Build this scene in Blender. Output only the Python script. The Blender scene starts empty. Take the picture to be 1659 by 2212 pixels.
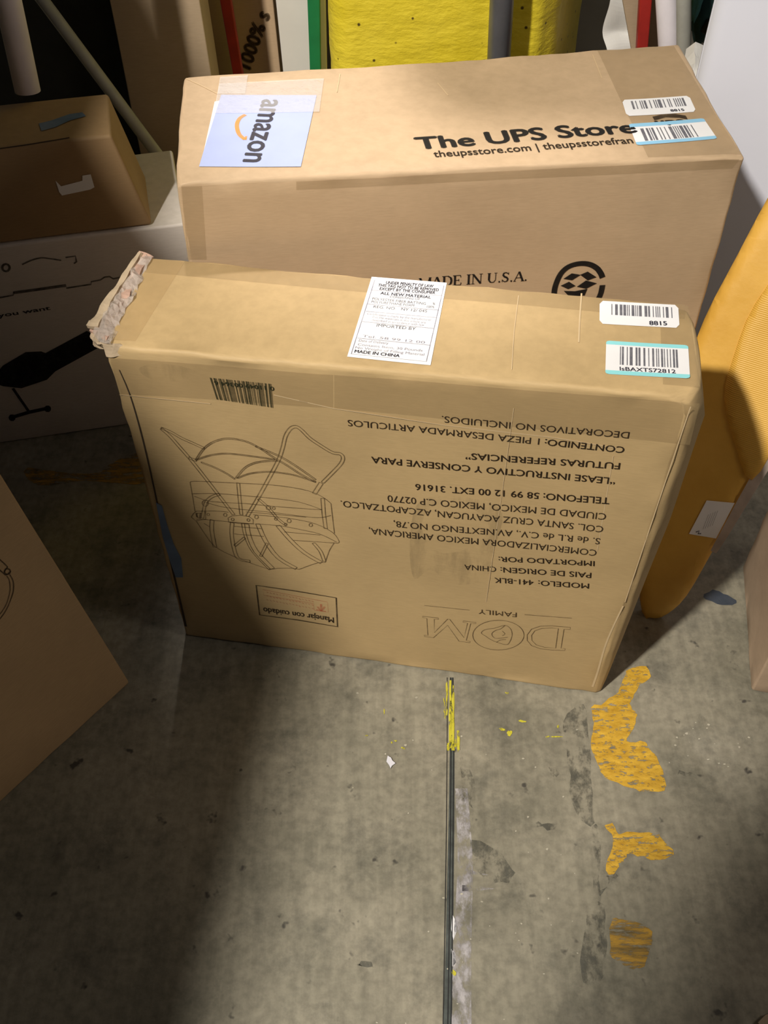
import bpy, bmesh, math, random
from mathutils import Vector, Matrix, noise
random.seed(7)
V = Vector
S = bpy.context.scene
COL = S.collection

# ------------------------------------------------------------------ camera
F, CX, CY = 2198.0, 829.5, 1106.0
PITCH = math.atan2(2486.0, F)
H = 1.45
FW = V((0, math.cos(PITCH), -math.sin(PITCH)))
UP = V((0, math.sin(PITCH), math.cos(PITCH)))
RT = V((1, 0, 0))
CAM = V((0, 0, H))
cd = bpy.data.cameras.new('camera')
cam = bpy.data.objects.new('camera', cd)
COL.objects.link(cam)
cam.location = CAM
cam.rotation_euler = (math.pi / 2 - PITCH, 0, 0)
cd.sensor_fit = 'VERTICAL'
cd.sensor_height = 24.0
cd.lens = F / 2212.0 * 24.0
cd.clip_start = 0.02
S.camera = cam

# ------------------------------------------------------------------ world, lights, exposure
w = bpy.data.worlds.new('world')
S.world = w
w.use_nodes = True
w.node_tree.nodes['Background'].inputs[0].default_value = (0.95, 0.93, 0.95, 1)
w.node_tree.nodes['Background'].inputs[1].default_value = 0.050
S.view_settings.view_transform = 'Standard'
S.view_settings.look = 'None'
S.view_settings.exposure = 0.0
S.view_settings.gamma = 1.0
S.view_settings.use_curve_mapping = False

def lamp(name, kind, loc, power, color, size=0.1, size_y=None, target=None):
    l = bpy.data.lights.new(name, kind)
    l.energy = power
    l.color = color
    o = bpy.data.objects.new(name, l)
    COL.objects.link(o)
    o.location = loc
    if kind == 'AREA':
        l.size = size
        if size_y:
            l.shape = 'RECTANGLE'
            l.size_y = size_y
        o.rotation_euler = (V(target) - V(loc)).to_track_quat('-Z', 'Y').to_euler()
    else:
        l.shadow_soft_size = size
    return o

lamp('key_lamp', 'POINT', (-1.86, -1.13, 4.0), 1080, (1.0, 0.93, 0.81), 0.10)
lamp('side_fill', 'POINT', (1.75, 0.35, 1.75), 18, (1.0, 0.90, 0.78), 0.25)  # added fill light, lifts the dark boxes at left
rear = lamp('rear_lamp', 'SPOT', (-0.34, 2.95, 3.5), 400, (1.0, 0.92, 0.84), 0.10)
rear.data.spot_size = math.radians(14)
rear.data.spot_blend = 0.55
rear.rotation_euler = (V((0.03, 1.46, 0.74)) - rear.location).to_track_quat('-Z', 'Y').to_euler()

# ------------------------------------------------------------------ projection helpers (photo pixel -> place)
def ray(x, y):
    return FW + RT * ((x - CX) / F) - UP * ((y - CY) / F)
def fl(x, y, z=0.0):
    d = ray(x, y)
    return CAM + d * ((z - H) / d.z)
def at_y(x, y, Y):
    d = ray(x, y)
    return CAM + d * (Y / d.y)
def on(x, y, P, n):
    d = ray(x, y)
    return CAM + d * ((P - CAM).dot(n) / d.dot(n))

# ------------------------------------------------------------------ materials
def new_mat(name):
    m = bpy.data.materials.new(name)
    m.use_nodes = True
    nt = m.node_tree
    return m, nt, nt.nodes['Principled BSDF']

def noise_mix(nt, c1, c2, scale, lo=0.35, hi=0.65, detail=6, stretch=(1, 1, 1), rough=0.6):
    tc = nt.nodes.new('ShaderNodeTexCoord')
    mp = nt.nodes.new('ShaderNodeMapping')
    mp.inputs['Scale'].default_value = stretch
    nz = nt.nodes.new('ShaderNodeTexNoise')
    nz.inputs['Scale'].default_value = scale
    nz.inputs['Detail'].default_value = detail
    nz.inputs['Roughness'].default_value = rough
    cr = nt.nodes.new('ShaderNodeValToRGB')
    cr.color_ramp.elements[0].position = lo
    cr.color_ramp.elements[1].position = hi
    cr.color_ramp.elements[0].color = (*c1, 1)
    cr.color_ramp.elements[1].color = (*c2, 1)
    nt.links.new(tc.outputs['Object'], mp.inputs[0])
    nt.links.new(mp.outputs[0], nz.inputs['Vector'])
    nt.links.new(nz.outputs[0], cr.inputs[0])
    return cr, nz

def mixc(nt, a, b, fac, mode='MIX'):
    mx = nt.nodes.new('ShaderNodeMix')
    mx.data_type = 'RGBA'
    mx.blend_type = mode
    for s, v in ((mx.inputs[6], a), (mx.inputs[7], b), (mx.inputs[0], fac)):
        if hasattr(v, 'is_linked'):
            nt.links.new(v, s)
        elif isinstance(v, tuple):
            s.default_value = (*v, 1)
        else:
            s.default_value = v
    return mx.outputs[2]

def bump(nt, b, src, strength, dist=0.002):
    bp = nt.nodes.new('ShaderNodeBump')
    bp.inputs['Strength'].default_value = strength
    bp.inputs['Distance'].default_value = dist
    nt.links.new(src, bp.inputs['Height'])
    nt.links.new(bp.outputs[0], b.inputs['Normal'])

def plain(name, c, rough=0.6, var=0.0, scale=20, metal=0.0, bmp=0.0, spec=0.5):
    m, nt, b = new_mat(name)
    b.inputs['Roughness'].default_value = rough
    b.inputs['Metallic'].default_value = metal
    b.inputs['Specular IOR Level'].default_value = spec
    c2 = tuple(max(0, x * (1 - var)) for x in c)
    c1 = tuple(min(1, x * (1 + var)) for x in c)
    cr, nz = noise_mix(nt, c2, c1, scale)
    nt.links.new(cr.outputs[0], b.inputs['Base Color'])
    if bmp:
        bump(nt, b, nz.outputs[0], bmp)
    return m

def cardboard(name, c, grain=0.06, rough=0.62):
    m, nt, b = new_mat(name)
    b.inputs['Roughness'].default_value = rough
    b.inputs['Specular IOR Level'].default_value = 0.35
    d = tuple(x * (1 - grain * 2) for x in c)
    l = tuple(min(1, x * (1 + grain)) for x in c)
    cr, nz = noise_mix(nt, d, l, 5, 0.3, 0.7)
    cr2, nz2 = noise_mix(nt, (0.93, 0.93, 0.92), (1.03, 1.03, 1.03), 60, 0.35, 0.65, stretch=(1, 1, 14))
    out = mixc(nt, cr.outputs[0], cr2.outputs[0], 1.0, 'MULTIPLY')
    nt.links.new(out, b.inputs['Base Color'])
    cr3, nz3 = noise_mix(nt, (0, 0, 0), (1, 1, 1), 8)
    bump(nt, b, nz3.outputs[0], 0.15, 0.004)
    return m

def ink(name, c, alpha=0.9, rough=0.7, worn=0.25):
    """printed ink, a little worn"""
    m, nt, b = new_mat(name)
    b.inputs['Base Color'].default_value = (*c, 1)
    b.inputs['Roughness'].default_value = rough
    b.inputs['Specular IOR Level'].default_value = 0.2
    cr, nz = noise_mix(nt, (alpha - worn,) * 3, (alpha,) * 3, 60, 0.3, 0.6)
    nt.links.new(cr.outputs[0], b.inputs['Alpha'])
    return m

def tape_mat(name, c, alpha=0.35, rough=0.12, bmp=0.5):
    m, nt, b = new_mat(name)
    b.inputs['Base Color'].default_value = (*c, 1)
    b.inputs['Roughness'].default_value = rough
    b.inputs['Alpha'].default_value = alpha
    cr, nz = noise_mix(nt, (0, 0, 0), (1, 1, 1), 55, detail=2)
    bump(nt, b, nz.outputs[0], bmp, 0.006)
    return m

M = {}
M['kraft'] = cardboard('kraft_board', (0.52, 0.37, 0.188))
M['kraft_pink'] = cardboard('kraft_board_brown', (0.535, 0.385, 0.245))
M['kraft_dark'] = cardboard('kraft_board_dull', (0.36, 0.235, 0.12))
M['kraft_grey'] = cardboard('kraft_board_grey', (0.42, 0.32, 0.22))
M['kraft_left'] = cardboard('kraft_board_left', (0.50, 0.335, 0.18))
M['white_board'] = cardboard('white_printed_board', (0.76, 0.70, 0.66), 0.03)
M['torn'] = cardboard('torn_board', (0.55, 0.43, 0.30), 0.15, 0.8)
M['ink'] = ink('brown_black_ink', (0.035, 0.022, 0.012), 0.80)
M['ink_soft'] = ink('worn_brown_ink', (0.06, 0.035, 0.015), 0.72, worn=0.3)
M['ink_black'] = ink('black_ink', (0.012, 0.010, 0.009), 0.95, worn=0.1)
M['ink_red'] = ink('red_ink', (0.55, 0.10, 0.05), 0.45, worn=0.25)
M['ink_fine'] = ink('grey_label_ink', (0.16, 0.15, 0.22), 0.75, worn=0.3)
M['ink_label'] = ink('dark_label_ink', (0.03, 0.03, 0.05), 0.85, worn=0.3)
M['ink_code'] = ink('barcode_ink', (0.10, 0.10, 0.13), 0.75, worn=0.15)
M['ink_green'] = ink('barcode_ink_on_board', (0.03, 0.032, 0.015), 0.8, worn=0.15)
M['ink_yellow'] = ink('orange_ink', (0.75, 0.36, 0.07), 0.75)
M['tape'] = tape_mat('clear_packing_tape', (0.60, 0.42, 0.20), 0.25, 0.16, 0.2)
M['tape_brown'] = tape_mat('flat_packing_tape', (0.40, 0.29, 0.15), 0.25, 0.38, 0.12)
M['tape_white'] = tape_mat('clear_tape_painted_sheen', (0.84, 0.82, 0.84), 0.34, 0.10, 0.6)  # whitish colour carries the painted sheen of the tape
M['tape_blue'] = plain('blue_tape', (0.13, 0.19, 0.30), 0.4, 0.2)
M['sticker'] = plain('white_sticker_paper', (0.86, 0.86, 0.90), 0.45, 0.02)
M['sticker_blue'] = plain('pale_blue_sticker', (0.42, 0.49, 0.78), 0.35, 0.03)
M['teal'] = plain('teal_label_band', (0.30, 0.74, 0.80), 0.45, 0.03)
M['sky'] = plain('sky_blue_label_band', (0.28, 0.58, 0.84), 0.45, 0.03)
M['white_panel'] = plain('white_panel_face', (0.74, 0.76, 0.88), 0.5, 0.03, 3)
M['white_wall'] = plain('white_board_face', (0.70, 0.68, 0.66), 0.5, 0.04, 6)
M['white_tube'] = plain('white_tube', (0.82, 0.78, 0.86), 0.45, 0.04)
M['green'] = plain('green_paint', (0.01, 0.18, 0.06), 0.45, 0.1)
M['red'] = plain('red_paint', (0.32, 0.018, 0.014), 0.5, 0.15)
M['grey_metal'] = plain('grey_metal', (0.20, 0.21, 0.25), 0.35, 0.1, metal=0.5)
M['grey_pole'] = plain('grey_pole_paint', (0.36, 0.36, 0.33), 0.5, 0.1)
M['dark'] = plain('dark_surface', (0.022, 0.022, 0.018), 0.8, 0.2)
M['dark_teal'] = plain('dark_teal_cloth', (0.015, 0.06, 0.06), 0.8, 0.3)
M['teal_cloth'] = plain('teal_cloth', (0.08, 0.25, 0.25), 0.8, 0.2)
M['black_plastic'] = plain('black_plastic', (0.012, 0.012, 0.014), 0.5, 0.2)
M['groove'] = plain('dark_crease', (0.05, 0.032, 0.018), 0.9, 0.2)
M['paper'] = plain('white_paper', (0.70, 0.70, 0.78), 0.6, 0.03)
M['joint'] = plain('joint_filler', (0.06, 0.07, 0.067), 0.6, 0.3, 60)
M['bag'] = plain('white_plastic_bag', (0.7, 0.69, 0.68), 0.3, 0.05)

def mailer_mat():
    m, nt, b = new_mat('yellow_padded_paper')
    b.inputs['Roughness'].default_value = 0.55
    cr, nz = noise_mix(nt, (0.60, 0.33, 0.045), (0.72, 0.42, 0.075), 6)
    nt.links.new(cr.outputs[0], b.inputs['Base Color'])
    cr3, nz3 = noise_mix(nt, (0, 0, 0), (1, 1, 1), 30)
    bump(nt, b, nz3.outputs[0], 0.25, 0.004)
    return m
M['mailer'] = mailer_mat()

def pillar_mat():
    m, nt, b = new_mat('yellow_painted_concrete')
    b.inputs['Roughness'].default_value = 0.45
    cr, nz = noise_mix(nt, (0.70, 0.56, 0.025), (0.82, 0.67, 0.05), 7)
    vo = nt.nodes.new('ShaderNodeTexVoronoi')
    vo.inputs['Scale'].default_value = 30
    tc = nt.nodes.new('ShaderNodeTexCoord')
    nt.links.new(tc.outputs['Object'], vo.inputs['Vector'])
    rp = nt.nodes.new('ShaderNodeValToRGB')
    rp.color_ramp.elements[0].position = 0.07
    rp.color_ramp.elements[1].position = 0.12
    rp.color_ramp.elements[0].color = (1, 1, 1, 1)
    rp.color_ramp.elements[1].color = (0, 0, 0, 1)
    nt.links.new(vo.outputs['Distance'], rp.inputs[0])
    out = mixc(nt, cr.outputs[0], (0.09, 0.06, 0.01), rp.outputs[0])
    nt.links.new(out, b.inputs['Base Color'])
    cr3, nz3 = noise_mix(nt, (0, 0, 0), (1, 1, 1), 16, stretch=(1, 1, 2.4))
    bump(nt, b, nz3.outputs[0], 0.5, 0.012)
    return m
M['yellow'] = pillar_mat()

def floor_mat():
    m, nt, b = new_mat('stained_concrete')
    b.inputs['Roughness'].default_value = 0.62
    b.inputs['Specular IOR Level'].default_value = 0.35
    cr, _ = noise_mix(nt, (0.180, 0.172, 0.135), (0.345, 0.318, 0.255), 3.6, 0.32, 0.68, 8, rough=0.7)
    cr2, _ = noise_mix(nt, (0.62, 0.63, 0.63), (1.04, 1.03, 1.0), 9, 0.30, 0.50, 8, rough=0.75)
    cr3, nz3 = noise_mix(nt, (0.80, 0.80, 0.80), (1.05, 1.05, 1.05), 70, 0.35, 0.6, 5)
    cr4, _ = noise_mix(nt, (0.88, 0.88, 0.88), (1.04, 1.04, 1.04), 40, 0.4, 0.6, 3, stretch=(1.6, 0.12, 1))
    o = mixc(nt, cr.outputs[0], cr2.outputs[0], 1.0, 'MULTIPLY')
    o = mixc(nt, o, cr3.outputs[0], 1.0, 'MULTIPLY')
    o = mixc(nt, o, cr4.outputs[0], 0.8, 'MULTIPLY')
    # small dark pits and blots
    cr5, _ = noise_mix(nt, (0, 0, 0), (1, 1, 1), 26, 0.66, 0.72, 3)
    o = mixc(nt, o, (0.07, 0.065, 0.055), cr5.outputs[0])
    nt.links.new(o, b.inputs['Base Color'])
    bump(nt, b, nz3.outputs[0], 0.3, 0.002)
    return m
M['floor'] = floor_mat()

def worn_mat(name, c1, c2, scale, lo, hi, stretch=(1, 1, 1), rough=0.55, bmp=0.5, top=1.0):
    m, nt, b = new_mat(name)
    b.inputs['Roughness'].default_value = rough
    cr, nz = noise_mix(nt, c1, c2, scale * 0.7, 0.3, 0.7, stretch=stretch)
    nt.links.new(cr.outputs[0], b.inputs['Base Color'])
    ca, nza = noise_mix(nt, (0, 0, 0), (top,) * 3, scale, lo, hi, 6, stretch=stretch, rough=0.7)
    nt.links.new(ca.outputs[0], b.inputs['Alpha'])
    bump(nt, b, nza.outputs[0], bmp, 0.003)
    return m
M['floor_yellow'] = worn_mat('worn_yellow_floor_paint', (0.46, 0.25, 0.015), (0.76, 0.47, 0.05), 105, 0.39, 0.47, (0.6, 1.4, 1))
M['floor_yellow_old'] = worn_mat('old_yellow_floor_paint', (0.10, 0.075, 0.03), (0.55, 0.31, 0.03), 75, 0.40, 0.52, (0.35, 1.5, 1), top=0.9)
M['fleck'] = worn_mat('lemon_paint_flecks', (0.55, 0.50, 0.03), (0.65, 0.60, 0.06), 90, 0.38, 0.50, (1.4, 0.5, 1))
M['smear'] = worn_mat('pale_smear', (0.30, 0.29, 0.33), (0.62, 0.59, 0.60), 55, 0.42, 0.60, (1, 0.6, 1), top=0.85)
M['grime'] = worn_mat('dark_grime', (0.06, 0.06, 0.05), (0.13, 0.13, 0.11), 42, 0.46, 0.62, (1, 0.7, 1), top=0.62)
M['blue_stain'] = worn_mat('blue_black_stain', (0.03, 0.04, 0.06), (0.06, 0.07, 0.09), 30, 0.2, 0.4)

# ------------------------------------------------------------------ object helpers
def link(o, parent=None):
    COL.objects.link(o)
    if parent is not None:
        o.parent = parent
        o.matrix_parent_inverse = Matrix.Translation(parent.location).inverted()
    return o
def tag(o, label=None, cat=None, group=None, kind=None):
    if label: o['label'] = label
    if cat: o['category'] = cat
    if group: o['group'] = group
    if kind: o['kind'] = kind
    return o
def thing(name, label, cat, loc, group=None):
    o = bpy.data.objects.new(name, None)
    o.empty_display_size = 0.05
    o.location = loc
    COL.objects.link(o)
    return tag(o, label, cat, group)
def mesh_obj(name, verts, faces, mat, parent=None, smooth=False):
    me = bpy.data.meshes.new(name)
    me.from_pydata([tuple(v) for v in verts], [], faces)
    me.update()
    if smooth:
        for p in me.polygons: p.use_smooth = True
    me.materials.append(mat)
    return link(bpy.data.objects.new(name, me), parent)
def bm_obj(name, bm, mat, parent=None, smooth=False):
    me = bpy.data.meshes.new(name)
    bmesh.ops.recalc_face_normals(bm, faces=bm.faces)
    bm.to_mesh(me)
    bm.free()
    if smooth:
        for p in me.polygons: p.use_smooth = True
    me.materials.append(mat)
    return link(bpy.data.objects.new(name, me), parent)

def dent(p, amp, seed=0.0, freq=5.0):
    q = V((p.x * freq + seed, p.y * freq + 3.1 * seed, p.z * freq))
    return amp * noise.noise(q)

# A carton: hexahedron with rounded, slightly battered edges.
# corners: bottom fl, fr, br, bl then top fl, fr, br, bl
def carton_mesh(c, r=0.006, res=0.03, amp=0.0015, seed=0.0, wear=0.0, crush=(), bulge=0.0):
    La = ((c[1] - c[0]).length + (c[5] - c[4]).length) / 2
    Lb = ((c[3] - c[0]).length + (c[7] - c[4]).length) / 2
    Lc = ((c[4] - c[0]).length + (c[5] - c[1]).length) / 2
    L = (La, Lb, Lc)
    def ticks(l):
        n = max(2, int((l - 2 * r) / res))
        return [0, r * .35, r * .7] + [r + (l - 2 * r) * i / n for i in range(n + 1)] + [l - r * .7, l - r * .35, l]
    T = [ticks(l) for l in L]
    def tri(a, b, cc):
        bot = c[0] * (1 - a) * (1 - b) + c[1] * a * (1 - b) + c[2] * a * b + c[3] * (1 - a) * b
        top = c[4] * (1 - a) * (1 - b) + c[5] * a * (1 - b) + c[6] * a * b + c[7] * (1 - a) * b
        return bot * (1 - cc) + top * cc
    cen = sum(c, V()) / 8
    bm = bmesh.new()
    cache = {}
    ax = [(tri(1, .5, .5) - tri(0, .5, .5)).normalized(), (tri(.5, 1, .5) - tri(.5, 0, .5)).normalized(), (tri(.5, .5, 1) - tri(.5, .5, 0)).normalized()]
    def vert(i, j, k):
        key = (i, j, k)
        if key in cache: return cache[key]
        p = [T[0][i], T[1][j], T[2][k]]
        q = [min(max(p[d], r), L[d] - r) for d in range(3)]
        dv = V([p[d] - q[d] for d in range(3)])
        if dv.length > 1e-9:
            dn = dv.normalized() * r
            pp = [q[d] + dn[d] for d in range(3)]
        else:
            dn = dv
            pp = p
        co = tri(pp[0] / L[0], pp[1] / L[1], pp[2] / L[2])
        base = tri(p[0] / L[0], p[1] / L[1], p[2] / L[2])
        nrm = (ax[0] * dn.x + ax[1] * dn.y + ax[2] * dn.z)
        nrm = nrm.normalized() if nrm.length > 1e-9 else V((0, 0, 0))
        co = co + nrm * dent(base, amp, seed)
        nz = sum(1 for d in range(3) if abs(dn[d]) > r * 0.2)
        if wear and nz >= 2:
            co = co + V((dent(base, wear, seed + 5, 26), dent(base, wear, seed + 9, 26), dent(base, wear, seed + 13, 26)))
        if bulge and i >= len(T[0]) - 4:
            fb = p[1] / L[1]; fc = p[2] / L[2]
            prof = min(1.0, fb / 0.16) if fb < 0.16 else max(0.0, 1 - (fb - 0.16) / 0.84) ** 1.2
            co = co + ax[0] * (bulge * math.sin(prof * math.pi / 2) * (0.45 + 0.55 * min(1, fc * 1.6)) * (1 if fc < .93 else max(0, (1 - fc) / .07) * .7 + .3))
        for (cp, rad, push) in crush:
            d = (co - cp).length
            if d < rad:
                f = (1 - d / rad) ** 2
                co = co + push * f + V((dent(base, .01 * f, 3, 40), dent(base, .01 * f, 7, 40), dent(base, .008 * f, 11, 40)))
        cache[key] = bm.verts.new(co)
        return cache[key]
    n = [len(t) - 1 for t in T]
    def quad(a, b, cc, d):
        try: bm.faces.new((a, b, cc, d))
        except ValueError: pass
    for (d0, d1, d2) in ((0, 1, 2), (1, 2, 0), (2, 0, 1)):
        for end in (0, n[d2]):
            for i in range(n[d0]):
                for j in range(n[d1]):
                    vs = []
                    for (ii, jj) in ((i, j), (i + 1, j), (i + 1, j + 1), (i, j + 1)):
                        idx = [0, 0, 0]
                        idx[d0] = ii; idx[d1] = jj; idx[d2] = end
                        vs.append(vert(*idx))
                    quad(*vs)
    return bm

class Face:
    """a plane of a thing, for what is printed or stuck on it"""
    def __init__(s, P, u, n, amp=0.0015, seed=0.0):
        s.P = P.copy(); s.n = n.normalized()
        s.u = (u - s.n * u.dot(s.n)).normalized()
        s.v = s.n.cross(s.u)
        s.amp, s.seed = amp, seed
    def px(s, x, y):
        q = on(x, y, s.P, s.n) - s.P
        return (q.dot(s.u), q.dot(s.v))
    def co(s, a, b, eps):
        p = s.P + s.u * a + s.v * b
        return p + s.n * (dent(p, s.amp, s.seed) + eps)

def patch(name, face, pts, mat, parent, eps=0.0006, n=10, corner=0.0, thick=0.0):
    """sticker or tape strip: four photo points TL TR BR BL mapped on a face, optional rounded corners"""
    q = [V((*face.px(*p), 0)) for p in pts]
    def uv(s, t):
        r = (q[0] * (1 - s) + q[1] * s) * (1 - t) + (q[3] * (1 - s) + q[2] * s) * t
        return r
    verts, faces = [], []
    W = (q[1] - q[0]).length; Hh = (q[3] - q[0]).length
    ny = max(2, int(n * min(2.0, max(0.3, Hh / max(W, 1e-6)))))
    for j in range(ny + 1):
        t = j / ny
        ins = 0.0
        if corner:
            e = min(t, 1 - t) * Hh
            if e < corner: ins = (corner - math.sqrt(max(0, corner ** 2 - (corner - e) ** 2))) / W
        for i in range(n + 1):
            p = uv(ins + (1 - 2 * ins) * i / n, t)
            verts.append(face.co(p.x, p.y, eps))
    for j in range(ny):
        for i in range(n):
            a = j * (n + 1) + i
            faces.append((a, a + 1, a + n + 2, a + n + 1))
    o = mesh_obj(name, verts, faces, mat, parent)
    return o

def inset_map(face, pts):
    q = [V((*face.px(*p), 0)) for p in pts]
    def uv(s, t):
        return (q[0] * (1 - s) + q[1] * s) * (1 - t) + (q[3] * (1 - s) + q[2] * s) * t
    return uv

class Ink:
    """collects flat strokes, areas and lettering of one print"""
    def __init__(s, face, eps=0.0008):
        s.f, s.eps, s.v, s.fc = face, eps, [], []
    def _add(s, pts2, faces):
        b = len(s.v)
        s.v += [s.f.co(p[0], p[1], s.eps) for p in pts2]
        s.fc += [tuple(b + i for i in fa) for fa in faces]
    def stroke2(s, p, w, closed=False, w1=None):
        p = [V((a[0], a[1])) for a in p]
        if len(p) < 2: return
        n = len(p)
        out = []
        for i in range(n):
            if closed: a, b = p[i - 1], p[(i + 1) % n]
            else: a, b = p[max(0, i - 1)], p[min(n - 1, i + 1)]
            t = b - a
            if t.length < 1e-9: t = V((1, 0))
            t.normalize()
            nn = V((-t.y, t.x))
            ww = w if w1 is None else w + (w1 - w) * i / (n - 1)
            out += [p[i] + nn * ww / 2, p[i] - nn * ww / 2]
        fs = [(2 * i, 2 * i + 1, 2 * i + 3, 2 * i + 2) for i in range(n - 1)]
        if closed: fs.append((2 * n - 2, 2 * n - 1, 1, 0))
        s._add(out, fs)
    def stroke(s, pts, w, closed=False, sub=1, w1=None):
        s.stroke2([s.f.px(*q) for q in smooth_poly(pts, sub, closed)], w, closed, w1)
    def tube(s, pts, wide, w, sub=4, cap=True):
        """two parallel outlines"""
        p = [V(s.f.px(*q)) for q in smooth_poly(pts, sub)]
        A, B = [], []
        for i in range(len(p)):
            t = (p[min(len(p) - 1, i + 1)] - p[max(0, i - 1)])
            t = t.normalized() if t.length > 1e-9 else V((1, 0))
            nn = V((-t.y, t.x)) * wide / 2
            A.append(p[i] + nn); B.append(p[i] - nn)
        s.stroke2(A, w); s.stroke2(B, w)
        if cap:
            s.stroke2([A[0], B[0]], w); s.stroke2([A[-1], B[-1]], w)
    def ring(s, c, rx, ry, w, n=28):
        s.stroke([(c[0] + rx * math.cos(k * 2 * math.pi / n), c[1] + ry * math.sin(k * 2 * math.pi / n)) for k in range(n)], w, True)
    def poly(s, pts):
        s._add([s.f.px(*q) for q in pts], [tuple(range(len(pts)))])
    def text(s, body, start, end, cap_px, bold=0.0, space=1.0, shear=0.0, upvec=None):
        """lettering from baseline start to baseline end (photo points), capitals cap_px tall in the photo"""
        vs, fs, x0, x1 = text_mesh(body, 0.0, space, shear)
        if not vs: return
        a = V(s.f.px(*start)); b = V(s.f.px(*end))
        d = (b - a)
        # up direction: perpendicular in the plane, sign by the photo offset
        mid = ((start[0] + end[0]) / 2, (start[1] + end[1]) / 2)
        if upvec is None:
            dx, dy = end[0] - start[0], end[1] - start[1]
            l = math.hypot(dx, dy)
            upvec = (dy / l, -dx / l)
        m = V(s.f.px(*mid)); m2 = V(s.f.px(mid[0] + upvec[0] * cap_px, mid[1] + upvec[1] * cap_px))
        upv = m2 - m
        sx = d.length / (x1 - x0)
        dn = d.normalized()
        per = V((-dn.y, dn.x))
        hgt = upv.dot(per)
        hits = [(0, 0)] if bold <= 0.003 else [(-bold, 0), (bold, 0)] if bold < 0.01 else [(-bold * 1.4, 0), (bold * 1.4, 0), (0, bold), (0, -bold)]
        for q, (ox, oy) in enumerate(hits):
            s.eps += 0.00003 * q
            pts = [a + dn * ((x + ox - x0) * sx) + per * (hgt * (y + oy) / 0.73) for (x, y) in vs]
            s._add(pts, fs)
            s.eps -= 0.00003 * q
    def build(s, name, mat, parent):
        return mesh_obj(name, s.v, s.fc, mat, parent)

def smooth_poly(pts, sub=1, closed=False):
    if sub <= 1 or len(pts) < 3: return list(pts)
    n = len(pts)
    out = []
    segs = n if closed else n - 1
    for i in range(segs):
        if closed:
            p0, p1, p2, p3 = pts[i - 1], pts[i], pts[(i + 1) % n], pts[(i + 2) % n]
        else:
            p0, p1, p2, p3 = pts[max(0, i - 1)], pts[i], pts[i + 1], pts[min(n - 1, i + 2)]
        for k in range(sub):
            t = k / sub
            out.append(tuple(0.5 * (2 * p1[d] + (p2[d] - p0[d]) * t + (2 * p0[d] - 5 * p1[d] + 4 * p2[d] - p3[d]) * t * t + (3 * p1[d] - p0[d] - 3 * p2[d] + p3[d]) * t ** 3) for d in range(2)))
    if not closed: out.append(tuple(pts[-1]))
    return out

_tc = {}
def text_mesh(body, bold=0.0, space=1.0, shear=0.0):
    key = (body, bold, space, shear)
    if key in _tc: return _tc[key]
    cu = bpy.data.curves.new('lettering', 'FONT')
    cu.body = body
    cu.offset = bold
    cu.space_character = space
    cu.shear = shear
    cu.resolution_u = 3
    cu.fill_mode = 'FRONT'
    ob = bpy.data.objects.new('lettering', cu)
    COL.objects.link(ob)
    bpy.context.view_layer.update()
    dg = bpy.context.evaluated_depsgraph_get()
    me = bpy.data.meshes.new_from_object(ob.evaluated_get(dg))
    vs = [(v.co.x, v.co.y) for v in me.vertices]
    fs = [tuple(p.vertices) for p in me.polygons]
    bpy.data.objects.remove(ob)
    bpy.data.curves.remove(cu)
    bpy.data.meshes.remove(me)
    if vs: r = (vs, fs, min(v[0] for v in vs), max(v[0] for v in vs))
    else: r = (vs, fs, 0, 1)
    _tc[key] = r
    return r

def bars(inkobj, uvf, s0, s1, t0, t1, seed, n=34, rough=False):
    rnd = random.Random(seed)
    ws = [rnd.choice((1, 1, 2, 3)) for _ in range(2 * n)]
    tot = sum(ws)
    x = 0
    for i, wv in enumerate(ws):
        if i % 2 == 0:
            a = s0 + (s1 - s0) * x / tot
            b = s0 + (s1 - s0) * (x + wv) / tot
            q = [uvf(a, t0), uvf(b, t0), uvf(b, t1), uvf(a, t1)]
            inkobj._add([(p.x, p.y) for p in q], [(0, 1, 2, 3)])
        x += wv

def cyl_between(bm, a, b, r, seg=20, r2=None, caps=True):
    d = b - a
    rot = d.to_track_quat('Z', 'Y').to_matrix().to_4x4()
    mt = Matrix.Translation((a + b) / 2) @ rot
    bmesh.ops.create_cone(bm, cap_ends=caps, segments=seg, radius1=r, radius2=r if r2 is None else r2, depth=d.length, matrix=mt)

def hexa(name, c, mat, parent=None, r=0.004, amp=0.001, seed=0.0, wear=0.0, res=0.06):
    return bm_obj(name, carton_mesh(c, r, res, amp, seed, wear), mat, parent, True)

def rect_post(name, x0a, x0b, ya, x1a, x1b, yb, Y, depth, top, mat, parent=None, r=0.003, bottom=0.0):
    """upright slab: its front edges pass the photo points (x0a..x0b at row ya) and (x1a..x1b at row yb), standing at distance Y"""
    def line(xa, xb):
        a = at_y(xa, ya, Y); b = at_y(xb, yb, Y)
        def z(h):
            t = (h - a.z) / (b.z - a.z)
            return a + (b - a) * t
        return z
    l, rr = line(x0a, x1a), line(x0b, x1b)
    D = V((0, depth, 0))
    c = [l(bottom), rr(bottom), rr(bottom) + D, l(bottom) + D, l(top), rr(top), rr(top) + D, l(top) + D]
    return hexa(name, c, mat, parent, r), c

# ------------------------------------------------------------------ setting
def quad_obj(name, pts, mat):
    return mesh_obj(name, [V(p) for p in pts], [tuple(range(len(pts)))], mat)

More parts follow.
